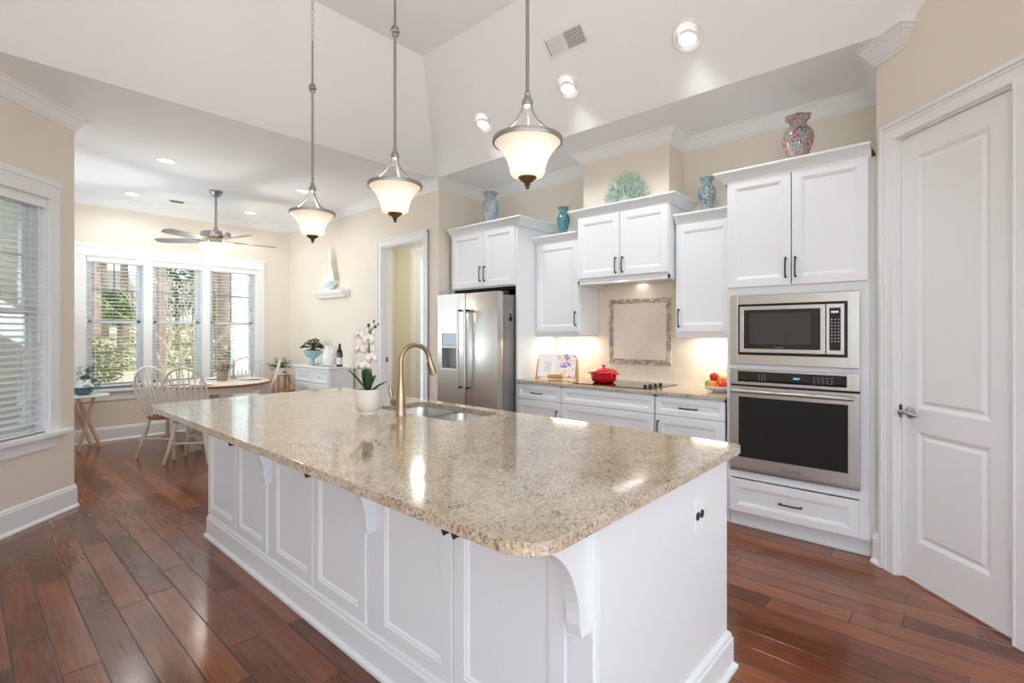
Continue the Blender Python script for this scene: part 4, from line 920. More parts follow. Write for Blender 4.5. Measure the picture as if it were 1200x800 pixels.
# fruit bowl
bx, by = 3.92, 1.385
fb = MB().lathe([(0.0001, 0.915), (0.05, 0.915), (0.055, 0.920), (0.095, 0.935), (0.130, 0.960), (0.127, 0.962), (0.09, 0.940), (0.05, 0.926), (0.0001, 0.924)], (bx, by, 0), 32).build('fruit_bowl', 'whiteceramic', smooth=True)
tag(fb, 'shallow white bowl of fruit on the granite next to the oven cabinet', 'bowl')
fr = [('red_apple', 'redfruit', (-0.055, -0.045, 0.0), 'apple', 'red apple at the front right of the white fruit bowl'),
      ('orange', 'orangefruit', (-0.06, 0.03, 0.0), 'orange', 'orange at the front of the white fruit bowl'),
      ('green_apple', 'greenfruit', (-0.01, 0.075, 0.0), 'apple', 'green apple at the left of the white fruit bowl'),
      ('orange', 'orangefruit', (0.015, 0.0, 0.032), 'orange', 'orange topmost in the middle of the white fruit bowl'),
      ('pear', 'yellowfruit', (-0.02, -0.075, 0.040), 'pear', 'yellow-green pear on the right side of the fruit bowl'),
      ('red_apple', 'redfruit', (0.0, 0.04, 0.058), 'apple', 'red apple on top at the left of the fruit bowl'),
      ('green_apple', 'greenfruit', (0.055, 0.055, 0.028), 'apple', 'green apple at the back of the fruit bowl')]
for (nm, mt, d_, cat, lb) in fr:
    c = (bx + d_[0], by + d_[1], 0.966 + d_[2]); t = thing(nm, (c[0], c[1], c[2] - 0.034), lb, cat, 'fruit in the white bowl')
    prof = [(0.0001, -0.030), (0.016, -0.034), (0.030, -0.018), (0.036, 0.004), (0.031, 0.024), (0.016, 0.034), (0.004, 0.029), (0.0001, 0.028)] if nm != 'pear' else [(0.0001, -0.034), (0.022, -0.03), (0.033, -0.008), (0.026, 0.015), (0.016, 0.036), (0.012, 0.046), (0.0001, 0.05)]
    MB().lathe(prof, c, 18).build('fruit_body', mt, t, smooth=True)
    MB().tube([(c[0], c[1], c[2] + 0.028), (c[0] + 0.004, c[1], c[2] + 0.045 + (0.012 if nm == 'pear' else 0))], 0.0015, 5).build('stem', 'stem', t)
# vases and coral on top of the cabinets
def vase(x, y, z, h, rmax, mat, label, ruff=0.09):
    P = [(0.0001, 0.0), (0.42, 0.0), (0.44, 0.03), (0.52, 0.12), (0.74, 0.30), (0.95, 0.46), (1.0, 0.57), (0.93, 0.68), (0.72, 0.77), (0.52, 0.825), (0.52, 0.86), (0.64, 0.93), (0.80, 0.985), (0.82, 1.0), (0.72, 0.985), (0.48, 0.86), (0.0001, 0.80)]
    t = thing('art_vase', (x, y, z), label, 'vase', 'art glass vases on top of the kitchen cabinets')
    prof = [(r * rmax, q * h) for r, q in P]
    MB(Matrix.Translation((x, y, z))).lathe(prof[:10], (0, 0, 0), 36).build('vase_body', mat, t, smooth=True)
    MB(Matrix.Translation((x, y, z))).lathe(prof[9:], (0, 0, 0), 36, rf=lambda a, q: 1 + (ruff * math.sin(a * 6) if q > 0.9 * h else 0)).build('vase_rim', mat, t, smooth=True, auto=False)
    return t
vase(3.80, 3.73, 2.50, 0.352, 0.094, 'vase_bluegrey', 'mottled grey-blue vase on the refrigerator cabinet')
vase(4.06, 2.965, 2.325, 0.292, 0.068, 'vase_teal', 'small teal vase on the upper cabinet left of the hood cabinet')
vase(4.06, 1.535, 2.325, 0.292, 0.070, 'vase_bluegreen', 'small ruffled vase with blue and olive patches between hood and oven cabinets')
vase(3.86, 0.838, 2.50, 0.345, 0.098, 'vase_pink', 'pink and turquoise ruffled vase on the oven cabinet')
random.seed(11)
cx, cy, cz = 3.92, 2.20, 2.496
co = thing('coral_sculpture', (cx, cy, cz), 'pale green branching coral ornament on the hood cabinet', 'coral')
m = MB(); MB_n = [0]
for i in range(270):
    a = random.uniform(0.02, PI - 0.02); rr = random.uniform(0.25, 1.0) ** 0.6; X_ = random.uniform(-.05, .05) * (1.1 - rr * .5)
    P0 = Vector((cx + X_ * .4, cy, cz + 0.01)); P1 = Vector((cx + X_, cy + 0.235 * rr * math.cos(a), cz + 0.02 + 0.275 * rr * math.sin(a)))
    d0 = (P1 - P0).normalized(); L = random.uniform(0.035, 0.06)
    for k in range(3):
        q0 = P1 - d0 * L * .6; dd_ = (d0 + Vector((random.uniform(-.5, .5), random.uniform(-.9, .9), random.uniform(-.9, .9)))).normalized(); q1 = q0 + dd_ * L * .55
        q1.z = max(q1.z, cz + 0.008); m.tube([P1 - d0 * L, q0, q1], [0.0038, 0.0035, 0.0026], 5)
for i in range(13):
    a = PI * (i + .5) / 13; m.tube([(cx, cy, cz + .01), (cx, cy + .11 * math.cos(a), cz + .02 + .13 * math.sin(a)), (cx, cy + .2 * math.cos(a), cz + .02 + .22 * math.sin(a))], [.005, .004, .003], 6)
m.build('branches', 'coral', co)
MB().lathe([(0.0001, 0), (0.06, 0), (0.05, 0.02), (0.0001, 0.03)], (cx, cy, cz), 16).build('coral_base', 'coral', co, smooth=True)
# ================================================================ LIGHT FITTINGS
def pendant(x, y, label):
    t = thing('pendant_light', (x, y, 1.92), label, 'pendant light', 'pendant lights over the island')
    L = MB(Matrix.Translation((x, y, 1.92)))
    prof = [(0.030, 0.046), (0.050, 0.047), (0.060, 0.052), (0.066, 0.062), (0.070, 0.085), (0.080, 0.115), (0.097, 0.143), (0.118, 0.167), (0.129, 0.178), (0.129, 0.182), (0.115, 0.170), (0.093, 0.146), (0.075, 0.115), (0.065, 0.085), (0.061, 0.062), (0.055, 0.055), (0.030, 0.050)]
    L.lathe(prof, (0, 0, 0), 40).build('glass_shade', 'shade', t, smooth=True)
    L = MB(Matrix.Translation((x, y, 1.92))); L.lathe([(0.126, 0.176), (0.134, 0.176), (0.136, 0.184), (0.134, 0.192), (0.126, 0.192), (0.124, 0.184), (0.126, 0.176)], (0, 0, 0), 40); L.build('rim_ring', 'pewter', t, smooth=True)
    L = MB(Matrix.Translation((x, y, 1.92))); L.lathe([(0.0001, 0.0), (0.006, 0.001), (0.008, 0.006), (0.005, 0.010), (0.010, 0.014), (0.012, 0.018), (0.009, 0.022), (0.026, 0.034), (0.036, 0.042), (0.036, 0.047), (0.0001, 0.048)], (0, 0, 0), 24); L.build('finial', 'finial', t, smooth=True)
    for k in range(3):
        a = 2 * PI * k / 3 + 0.6; pts = []
        for i in range(11):
            s = i / 10; r = 0.014 + 0.113 * (s ** 1.9); z = 0.345 - 0.160 * s ** 0.92
            pts.append((x + r * math.cos(a), y + r * math.sin(a), 1.92 + z))
        MB().tube(pts, 0.0045, 8).build('arm', 'pewter', t, smooth=True)
    L = MB(Matrix.Translation((x, y, 1.92))); L.lathe([(0.0001, 0.315), (0.020, 0.318), (0.022, 0.335), (0.016, 0.350), (0.010, 0.358), (0.013, 0.366), (0.009, 0.372), (0.007, 0.376), (0.007, 0.925), (0.010, 0.928), (0.018, 0.934), (0.018, 0.940), (0.010, 0.944), (0.024, 0.952), (0.024, 0.958), (0.012, 0.963), (0.020, 0.972), (0.018, 0.978), (0.008, 0.984), (0.006, 0.99), (0.006, 1.245), (0.0001, 1.25)], (0, 0, 0), 20); L.build('stem', 'pewter', t, smooth=True)
    m = MB(); z = 3.165; i = 0
    while z < 3.77:
        a = (i % 2) * PI / 2 + 0.5; pts = []
        for k in range(13):
            q = 2 * PI * k / 12; u = 0.008 * math.cos(q); v = 0.019 * math.sin(q); pts.append((x + u * math.cos(a), y + u * math.sin(a), z + 0.016 + v))
        m.tube(pts, 0.0018, 5, cap=False); z += 0.033; i += 1
    m.build('chain', 'pewter', t, smooth=True)
    MB(Matrix.Translation((x, y, 0))).lathe([(0.0001, 3.765), (0.02, 3.768), (0.06, 3.785), (0.065, 3.799), (0.0001, 3.799)], (0, 0, 0), 24).build('ceiling_canopy', 'pewter', t, smooth=True)
    MB().ball((x, y, 1.995), 0.024, 14, (1, 1, 1.2)).build('bulb', 'bulb', t, smooth=True)
    light('pendant_lamp', 'POINT', (x, y, 2.05), P_PEND, (1.0, 0.88, 0.72), radius=0.05)
pendant(1.47, 1.244, 'frosted bell-shaped pendant light hanging closest, over the near end of the island')
pendant(1.47, 2.112, 'frosted bell-shaped pendant light hanging in the middle of the three, above the faucet')
pendant(1.47, 2.980, 'frosted bell-shaped pendant light hanging farthest, in front of the shelf with the sailboat')
# vault downlights (normal of the slope)
nv = Vector((-R2, 0, -R2))
def can_slope(x, y, z, label):
    c = Vector((x, y, z)); q = nv.to_track_quat('Z', 'Y').to_matrix().to_4x4(); T = Matrix.Translation(c) @ q
    t = thing('recessed_downlight', c, label, 'ceiling light', 'gimbal downlights in the sloped ceiling')
    MB(T).lathe([(0.098, -0.001), (0.106, 0.004), (0.100, 0.010), (0.078, 0.008), (0.070, 0.003), (0.070, -0.001)], (0, 0, 0), 40).build('trim_ring', 'trim', t, smooth=True)
    MB(T).lathe([(0.072, 0.0035), (0.068, 0.006), (0.045, 0.003), (0.0001, 0.002)], (0, 0, 0), 32).build('baffle', 'trim', t, smooth=True)
    p = c + nv * 0.016 + Vector((0.008, 0, -0.008))
    T2 = Matrix.Translation(p) @ (Vector((-0.35, 0, -0.94)).to_track_quat('Z', 'Y').to_matrix().to_4x4())
    MB(T2).lathe([(0.060, -0.02), (0.062, 0.008), (0.056, 0.010), (0.055, 0.002)], (0, 0, 0), 32).build('gimbal', 'trim', t, smooth=True)
    MB(T2).lathe([(0.056, 0.004), (0.044, 0.018), (0.022, 0.025), (0.0001, 0.027)], (0, 0, 0), 28).build('lens', 'canface', t, smooth=True)
    light('downlight_lamp', 'SPOT', p + Vector((-0.035, 0, -0.055)), P_CAN, (1.0, 0.97, 0.93), aim=(0.18, 0, -1), spot=112, blend=0.7, radius=0.045)
can_slope(3.226, 1.345, 3.324, 'recessed light in the sloped ceiling nearest the oven cabinet')
can_slope(3.236, 2.315, 3.314, 'recessed light in the sloped ceiling, middle one, right of the near pendant')
can_slope(3.246, 3.272, 3.304, 'recessed light in the sloped ceiling, left of the near pendant')
# vent in slope
T = Matrix.Translation((3.022, 2.187, 3.528)) @ Matrix(((R2, 0, -R2, 0), (0, 1, 0, 0), (-R2, 0, -R2, 0), (0, 0, 0, 1)))
vt = thing('ceiling_vent', (3.022, 2.187, 3.528), 'white slatted air vent high on the sloped ceiling above the near pendant', 'vent')
m = MB(T); m.box(-0.085, 0.085, -0.185, -0.16, -0.001, 0.008).box(-0.085, 0.085, 0.16, 0.185, -0.001, 0.008).box(-0.085, -0.06, -0.16, 0.16, -0.001, 0.008).box(0.06, 0.085, -0.16, 0.16, -0.001, 0.008).box(-0.06, 0.06, -0.006, 0.006, -0.001, 0.008)
m.build('frame', 'trim', vt); MB(T).box(-0.06, 0.06, -0.16, 0.16, 0.0005, 0.0015).build('duct_opening', 'ventdark', vt)
m = MB(T)
for i in range(11):
    y = -0.150 + i * 0.0135; m.box(-0.06, 0.06, y - 0.0018, y + 0.0018, 0.001, 0.007)
for i in range(11):
    y = 0.013 + i * 0.0135; m.box(-0.06, 0.06, y - 0.0055, y + 0.0045, 0.001, 0.007)
for i in range(7):
    x = -0.052 + i * 0.0175; m.box(x - 0.0015, x + 0.0015, -0.16, -0.006, 0.001, 0.006)
m.build('louvres', 'trim', vt)
# flat-ceiling downlights in the nook
def can_flat(x, y, label, P=P_NOOK):
    t = thing('recessed_downlight', (x, y, CZ), label, 'ceiling light', 'flush downlights in the nook ceiling')
    MB(Matrix.Translation((x, y, CZ))).lathe([(0.088, 0.001), (0.090, -0.005), (0.083, -0.008), (0.066, -0.005), (0.064, 0.001)], (0, 0, 0), 36).build('trim_ring', 'trim', t, smooth=True)
    MB(Matrix.Translation((x, y, CZ))).lathe([(0.066, -0.003), (0.04, -0.0045), (0.0001, -0.005)], (0, 0, 0), 30).build('lens', 'canface', t, smooth=True)
    light('downlight_lamp', 'SPOT', (x, y, CZ - 0.03), P, (1.0, 0.96, 0.91), aim=(0, 0, -1), spot=165, blend=0.6, radius=0.06)
can_flat(1.368, 5.79, 'round downlight in the nook ceiling, nearest on the left')
can_flat(1.427, 7.48, 'round downlight in the nook ceiling, far left near the window wall')
can_flat(2.757, 7.43, 'round downlight in the nook ceiling, right of the fan near the window wall')
can_flat(2.768, 5.83, 'round downlight in the nook ceiling, behind the farthest pendant')
for (x, y) in ((-1.5, -2.2), (1.5, -2.2), (-1.5, 0.6), (0.5, -0.8)):
    light('overhead_fill_spot', 'SPOT', (x, y, 3.7), P_FILL, (1.0, 0.97, 0.93), aim=(0, 0, -1), spot=160, blend=0.6, radius=0.08)  # unseen overhead spots added as fill, without fixtures
vt2 = thing('ceiling_vent', (1.96, 7.47, CZ), 'slim white air vent in the nook ceiling left of the fan', 'vent')
MB().box(1.80, 2.12, 7.42, 7.55, CZ - 0.006, CZ + 0.001, 0.002).build('frame', 'trim', vt2)
m = MB()
for i in range(5): m.box(1.82, 1.965, 7.438 + i * 0.022, 7.448 + i * 0.022, CZ - 0.008, CZ - 0.006)
m.build('slot', 'ventdark', vt2)
sm = thing('smoke_detector', (3.04, 4.567, CZ), 'round white smoke detector on the ceiling behind the middle pendant', 'smoke detector')
MB(Matrix.Translation((3.04, 4.567, CZ))).lathe([(0.075, 0.0), (0.075, -0.012), (0.06, -0.018), (0.055, -0.034), (0.0001, -0.036)], (0, 0, 0), 28).build('housing', 'plastic', sm, smooth=True)
# ceiling fan
fx_, fy_ = 2.068, 6.607
fn = thing('ceiling_fan', (fx_, fy_, CZ), 'five-blade nickel ceiling fan with a lit glass bowl over the dining table', 'ceiling fan')
C = Matrix.Translation((fx_, fy_, 0))
MB(C).lathe([(0.0001, CZ - 0.001), (0.070, CZ - 0.001), (0.072, CZ - 0.02), (0.05, CZ - 0.05), (0.025, CZ - 0.07), (0.0001, CZ - 0.07)], (0, 0, 0), 28).build('canopy', 'pewter', fn, smooth=True)
MB(C).cyl((0, 0, 0), 0.013, 2.60, 2.99, 12).lathe([(0.013, 2.64), (0.028, 2.60), (0.03, 2.56), (0.0001, 2.56)], (0, 0, 0), 16).build('downrod', 'pewter', fn, smooth=True)
MB(C).lathe([(0.0001, 2.575), (0.10, 2.570), (0.155, 2.555), (0.160, 2.535), (0.160, 2.505), (0.145, 2.492), (0.07, 2.485), (0.06, 2.44), (0.10, 2.43), (0.10, 2.415), (0.0001, 2.415)], (0, 0, 0), 36).build('motor_housing', 'pewter', fn, smooth=True)
MB(C).lathe([(0.172, 2.418), (0.176, 2.412), (0.168, 2.385), (0.140, 2.34), (0.10, 2.295), (0.06, 2.262), (0.03, 2.245), (0.0001, 2.24)], (0, 0, 0), 36).build('glass_bowl', 'fanshade', fn, smooth=True)
MB(C).lathe([(0.0001, 2.222), (0.008, 2.224), (0.012, 2.236), (0.016, 2.242), (0.0001, 2.245)], (0, 0, 0), 16).build('finial', 'pewter', fn, smooth=True)
ang0 = math.radians(-8)
for k in range(5):
    a = ang0 + 2 * PI * k / 5 ; Tb = C @ Matrix.Translation((0, 0, 2.455)) @ Matrix.Rotation(a, 4, 'Z') @ Matrix.Rotation(math.radians(12), 4, 'X')
    pts = [(0.20, -0.055), (0.30, -0.062), (0.60, -0.068), (0.655, -0.06), (0.68, -0.03), (0.685, 0.0), (0.68, 0.03), (0.655, 0.06), (0.60, 0.068), (0.30, 0.062), (0.20, 0.055)]
    bl = MB(Tb).prism(pts, -0.004, 0.004).build('fan_blade', 'sidesteel' if k % 2 == 0 else 'sidesteel', fn, bevel=0.002)
    MB(Tb).prism([(0.10, -0.02), (0.22, -0.035), (0.27, -0.03), (0.27, 0.03), (0.22, 0.035), (0.10, 0.02)], 0.004, 0.010).build('blade_iron', 'pewter', bl)
light('fan_lamp', 'POINT', (fx_, fy_, 2.17), 26, (1.0, 0.87, 0.7), radius=0.08)
# ================================================================ DINING NOOK
tx, ty, tr = 2.12, 6.83, 0.64
tb = thing('dining_table', (tx, ty, 0), 'round white dining table with brown edge and pedestal feet, ringed by four chairs', 'table')
C = Matrix.Translation((tx, ty, 0))
MB(C).lathe([(0.0001, 0.745), (tr - 0.02, 0.745), (tr - 0.02, 0.762), (0.0001, 0.762)], (0, 0, 0), 64).build('tabletop', 'creampaint', tb, smooth=True)
MB(C).lathe([(tr - 0.02, 0.738), (tr - 0.004, 0.742), (tr, 0.750), (tr - 0.004, 0.760), (tr - 0.02, 0.7635)], (0, 0, 0), 64).build('edge_band', 'seatwood', tb, smooth=True)
MB(C).lathe([(tr - 0.09, 0.745), (tr - 0.09, 0.665), (tr - 0.115, 0.665), (tr - 0.115, 0.745)], (0, 0, 0), 64).build('apron', 'creampaint', tb, smooth=True)
MB(C).lathe([(0.0001, 0.745), (0.10, 0.745), (0.10, 0.70), (0.055, 0.64), (0.05, 0.58), (0.075, 0.52), (0.09, 0.42), (0.085, 0.30), (0.06, 0.24), (0.075, 0.18), (0.0001, 0.17)], (0, 0, 0), 32).build('pedestal', 'creampaint', tb, smooth=True)
for k in range(4):
    a = math.radians(-50 + 90 * k); Tf = C @ Matrix.Rotation(a, 4, 'Z')
    pts = [(0.04, 0.30), (0.12, 0.29), (0.22, 0.20), (0.30, 0.11), (0.40, 0.075), (0.43, 0.05), (0.43, 0.0), (0.37, 0.0), (0.30, 0.045), (0.20, 0.09), (0.10, 0.16), (0.04, 0.18)]
    MB(Tf).prism(pts, -0.03, 0.03, 'w').build('foot', 'creampaint', tb, bevel=0.006)
# chairs
def make_chair():
    t = thing('dining_chair', (0, 0, 0), '', 'chair', 'arrow-back chairs around the dining table')
    m = MB(); P = []
    for k in range(28):
        a = 2 * PI * k / 28; r = 0.215 * (1 + 0.06 * math.cos(2 * a) ** 2); x = r * math.cos(a) * (1.0); y = r * math.sin(a) * (1.0 + 0.04 * math.cos(a)); P.append((x, y))
    m.prism(P, 0.425, 0.45); m.build('seat', 'seatwood', t, bevel=0.008)
    m = MB(); m.ball((0.02, 0, 0.478), 0.185, 20, (1, 1, 0.17)); m.build('cushion', 'cloth', t, smooth=True)
    for (fx0, fy0, tx0, ty0) in ((0.20, 0.20, 0.13, 0.13), (0.20, -0.20, 0.13, -0.13), (-0.22, 0.215, -0.13, 0.13), (-0.22, -0.215, -0.13, -0.13)):
        T0, F0 = Vector((tx0, ty0, 0.428)), Vector((fx0, fy0, 0.0)); L = lambda s: T0.lerp(F0, s)
        s_ = [0, 0.15, 0.30, 0.45, 0.55, 0.62, 0.64, 0.67, 0.70]; r_ = [0.014, 0.017, 0.021, 0.022, 0.021, 0.018, 0.014, 0.018, 0.020]
        lg = MB().tube([L(s) for s in s_], r_, 12).build('leg', 'creampaint', t, smooth=True)
        s2 = [0.70, 0.74, 0.77, 0.80, 0.83, 0.86, 0.93, 1.0]; r2 = [0.020, 0.021, 0.0215, 0.016, 0.020, 0.016, 0.019, 0.013]
        MB().tube([L(s) for s in s2], r2, 12).build('leg_tip', 'palewood', lg, smooth=True)
    z = 0.17
    def at(fx0, fy0, tx0, ty0, z): return Vector((tx0, ty0, 0.428)).lerp(Vector((fx0, fy0, 0)), 1 - z / 0.428)
    for (a, b, z) in (((-0.22, 0.215, -0.13, 0.13), (0.20, 0.20, 0.13, 0.13), 0.17), ((-0.22, -0.215, -0.13, -0.13), (0.20, -0.20, 0.13, -0.13), 0.17), ((-0.22, 0.215, -0.13, 0.13), (-0.22, -0.215, -0.13, -0.13), 0.21), ((0.20, 0.20, 0.13, 0.13), (0.20, -0.20, 0.13, -0.13), 0.21)):
        A_, B_ = at(*a, z), at(*b, z); MB().tube([A_, A_.lerp(B_, .3), A_.lerp(B_, .5), A_.lerp(B_, .7), B_], [0.008, 0.010, 0.0125, 0.010, 0.008], 10).build('stretcher', 'creampaint', t, smooth=True)
    lean = lambda z: -0.155 - 0.155 * (z - 0.45) / 0.55
    hoop = []
    n = 24
    for k in range(n + 1):
        s = k / n; a = PI * s
        y = -0.213 * math.cos(a); zz = 0.74 + 0.265 * math.sin(a)
        hoop.append((y, zz))
    pts = [(-0.150, 0.45), (-0.175, 0.55), (-0.20, 0.66)] + hoop + [(0.20, 0.66), (0.175, 0.55), (0.150, 0.45)]
    MB().tube([(lean(z) if z > 0.46 else -0.15, y, z) for y, z in pts], 0.0115, 10).build('back_hoop', 'creampaint', t, smooth=True)
    for i in range(7):
        s = (i - 3) / 3; y0_ = s * 0.125; y1_ = s * 0.170; zt_ = 0.74 + 0.265 * math.sqrt(max(0, 1 - (y1_ / 0.213) ** 2))
        f = lambda z: (lean(z) - (0.012 if z > 0 else 0), y0_ + (y1_ - y0_) * (z - 0.45) / (zt_ - 0.45), z)
        Z = [0.445, 0.55, 0.68, 0.78, 0.805, 0.825, zt_]; Wd = [0.006, 0.009, 0.014, 0.0175, 0.014, 0.0045, 0.004]; Th = [0.006, 0.005, 0.004, 0.004, 0.004, 0.0045, 0.004]
        m = MB(); vs = []; fs = []
        for z, w, h in zip(Z, Wd, Th):
            x, y, _ = f(z); x = lean(z) if z > 0.46 else -0.155
            vs += [(x - h, y - w, z), (x + h, y - w, z), (x + h, y + w, z), (x - h, y + w, z)]
        for q in range(len(Z) - 1):
            for k in range(4): fs.append((q * 4 + k, q * 4 + (k + 1) % 4, q * 4 + 4 + (k + 1) % 4, q * 4 + 4 + k))
        fs += [(0, 1, 2, 3), tuple(len(vs) - 4 + k for k in range(4))]
        m._add(vs, fs); m.build('arrow_spindle', 'creampaint', t)
    return t
ch = make_chair()
CH = [((1.735, 6.155), (0.64, 0.77), 'arrow-back dining chair with its back to the island, nearest the camera'),
      ((1.61, 6.62), (0.78, 0.62), 'cream arrow-back dining chair at the left of the table, cushion showing beside the island corner'),
      ((2.63, 6.94), (-0.93, 0.36), 'cream arrow-back dining chair at the right of the table, in front of the plant stand'),
      ((2.72, 7.47), (-0.33, -0.94), 'arrow-back dining chair behind the table against the window')]
for i, (p, f, lb) in enumerate(CH):
    rz = math.atan2(f[1], f[0])
    if i == 0: ch.location = (*p, 0); ch.rotation_euler = (0, 0, rz); ch['label'] = lb; XF[ch.name] = Matrix.Translation((*p, 0)) @ Matrix.Rotation(rz, 4, 'Z')
    else: copy_tree(ch, (*p, 0), rz, lb)
# place settings
zt = 0.7625
for i, (a, lb) in enumerate(((-125, 'white plate on the dining table in front of the nearest chair'), (-170, 'white plate on the left side of the dining table'), (0, 'white plate on the right side of the dining table'), (70, 'white plate on the far side of the dining table'))):
    x, y = tx + 0.42 * math.cos(math.radians(a)), ty + 0.42 * math.sin(math.radians(a))
    pt = MB().lathe([(0.0001, zt + .001), (0.08, zt + .001), (0.13, zt + .014), (0.128, zt + .017), (0.08, zt + .006), (0.0001, zt + .005)], (x, y, 0), 30).build('dinner_plate', 'whiteceramic', smooth=True)
    tag(pt, lb, 'plate', 'plates on the dining table')
    r = random.Random(i); m = MB(Matrix.Translation((x, y, zt + 0.0065)) @ Matrix.Rotation(r.random() * 3, 4, 'Z'))
    m.prism([(-0.07, -0.03), (0.06, -0.045), (0.075, 0.02), (0.0, 0.05), (-0.06, 0.035)], 0, 0.010); m.prism([(-0.04, -0.03), (0.05, -0.02), (0.02, 0.035)], 0.010, 0.032)
    tag(m.build('folded_napkin', 'cloth', bevel=0.004), lb.replace('white plate', 'folded white napkin on the plate'), 'napkin', 'napkins on the plates')
fl = thing('dried_flower_pot', (2.22, 6.86, zt), 'brown pot of dried mauve flowers at the centre of the dining table', 'flower pot')
M['brownpot'] = pbr('brown_wicker_pot', '9C8672', 0.8, var=0.25, vscale=50, bump=0.6)
MB(Matrix.Translation((2.22, 6.86, zt))).lathe([(0.0001, 0.001), (0.05, 0.001), (0.065, 0.06), (0.062, 0.125), (0.055, 0.13), (0.05, 0.10), (0.0001, 0.10)], (0, 0, 0), 22).build('pot', 'brownpot', fl, smooth=True)
random.seed(5); m = MB()
for i in range(60):
    a, r = random.uniform(0, 2 * PI), random.uniform(0, 0.085); h = 0.15 + random.uniform(0, 0.09) * (1 - r / 0.11); m.ball((2.22 + r * math.cos(a), 6.86 + r * math.sin(a), zt + h), random.uniform(0.010, 0.018), 6)
m.build('flower_heads', 'driedflower', fl)
cn = thing('candle_holder', (1.93, 6.66, zt), 'small glass with a green candle on the dining table behind the near chair', 'candle')
MB(Matrix.Translation((1.93, 6.66, zt))).lathe([(0.0001, 0.001), (0.035, 0.001), (0.038, 0.07), (0.034, 0.07), (0.031, 0.02), (0.0001, 0.02)], (0, 0, 0), 20).build('glass_cup', 'whiteceramic', cn, smooth=True)
MB(Matrix.Translation((1.93, 6.66, zt))).cyl((0, 0, 0), 0.029, 0.021, 0.085, 16).build('wax', 'candle', cn, smooth=True)
cw = thing('candlestick', (2.42, 7.08, zt), 'twisted grey candlestick on the dining table in front of the window', 'candlestick')
MB(Matrix.Translation((2.42, 7.08, zt))).lathe([(0.0001, 0.001), (0.045, 0.001), (0.04, 0.015), (0.012, 0.03), (0.018, 0.05), (0.010, 0.08), (0.016, 0.11), (0.009, 0.14), (0.016, 0.165), (0.028, 0.18), (0.026, 0.185), (0.0001, 0.18)], (0, 0, 0), 18).build('stem', 'pewter', cw, smooth=True)
MB(Matrix.Translation((2.42, 7.08, zt))).cyl((0, 0, 0), 0.011, 0.18, 0.26, 12).build('candle', 'candle', cw, smooth=True)
# folding tray table with plant
TT = Matrix.Translation((1.0, 7.62, 0)) @ Matrix.Rotation(math.radians(-90 + 50), 4, 'Z')
tt = thing('folding_tray_table', (0.99, 7.63, 0), 'small white-topped folding table with crossed pale wooden legs at the left of the triple window', 'table')
m = MB(Matrix.Translation((0.985, 7.655, 0))); P = []
for k in range(32):
    a = 2 * PI * k / 32; P.append((0.25 * math.copysign(abs(math.cos(a)) ** 0.6, math.cos(a)), 0.20 * math.copysign(abs(math.sin(a)) ** 0.7, math.sin(a))))
m.prism(P, 0.618, 0.636); m.build('tray_top', 'trim', tt, bevel=0.005)
def leg(parent, A_, B_, nm='leg'):
    A_, B_ = Vector(A_), Vector(B_); d_ = B_ - A_; q = d_.to_track_quat('Z', 'Y').to_matrix().to_4x4(); L = d_.length
    MB(Matrix.Translation(A_) @ q).box(-0.010, 0.010, -0.016, 0.016, 0, L, 0.003).build(nm, 'palewood', parent)
for dx, dy in ((0, 0), (-0.21, 0.22)):
    leg(tt, (1.156 + dx * .3, 7.70 + dy * .6, 0.006), (0.93 + dx * .2, 7.55 + dy * .8, 0.617)); leg(tt, (0.935 + dx, 7.535 + dy * .4 + (0.02 if dx else 0), 0.006), (1.09 + dx * .9, 7.64 + dy * .5, 0.617))
pl = thing('potted_plant', (1.00, 7.68, 0.636), 'leafy grey-green plant in a slate blue and white pot on the folding tray table', 'plant')
C = Matrix.Translation((1.00, 7.68, 0.6365))
MB(C).lathe([(0.0001, 0.0), (0.055, 0.0), (0.085, 0.03), (0.095, 0.09), (0.088, 0.09), (0.075, 0.04), (0.0001, 0.03)], (0, 0, 0), 26).build('pot_base', 'navyceramic', pl, smooth=True)
MB(C).lathe([(0.094, 0.091), (0.088, 0.12), (0.070, 0.15), (0.064, 0.175), (0.070, 0.185), (0.058, 0.18), (0.055, 0.14), (0.0001, 0.13)], (0, 0, 0), 26).build('pot_top', 'whiteceramic', pl, smooth=True)
def leaf(m, p, d_, L, w, droop=0.3, fold=0.15):
    p = Vector(p); d_ = Vector(d_).normalized(); side = d_.cross(Vector((0, 0, 1)))
    if side.length < 0.1: side = Vector((1, 0, 0))
    side.normalize(); n_ = side.cross(d_).normalized(); vs = []; N = 5
    for i in range(N + 1):
        s = i / N; c = p + d_ * L * s - Vector((0, 0, 1)) * droop * L * s * s; ww = w * math.sin(PI * min(0.97, s * 0.93 + 0.05)) ** 0.8
        vs += [tuple(c - side * ww + n_ * fold * ww), tuple(c), tuple(c + side * ww + n_ * fold * ww)]
    fs = []
    for i in range(N):
        a = i * 3; fs += [(a, a + 1, a + 4, a + 3), (a + 1, a + 2, a + 5, a + 4)]
    m._add(vs, fs)
random.seed(9); m = MB(); ms = MB()
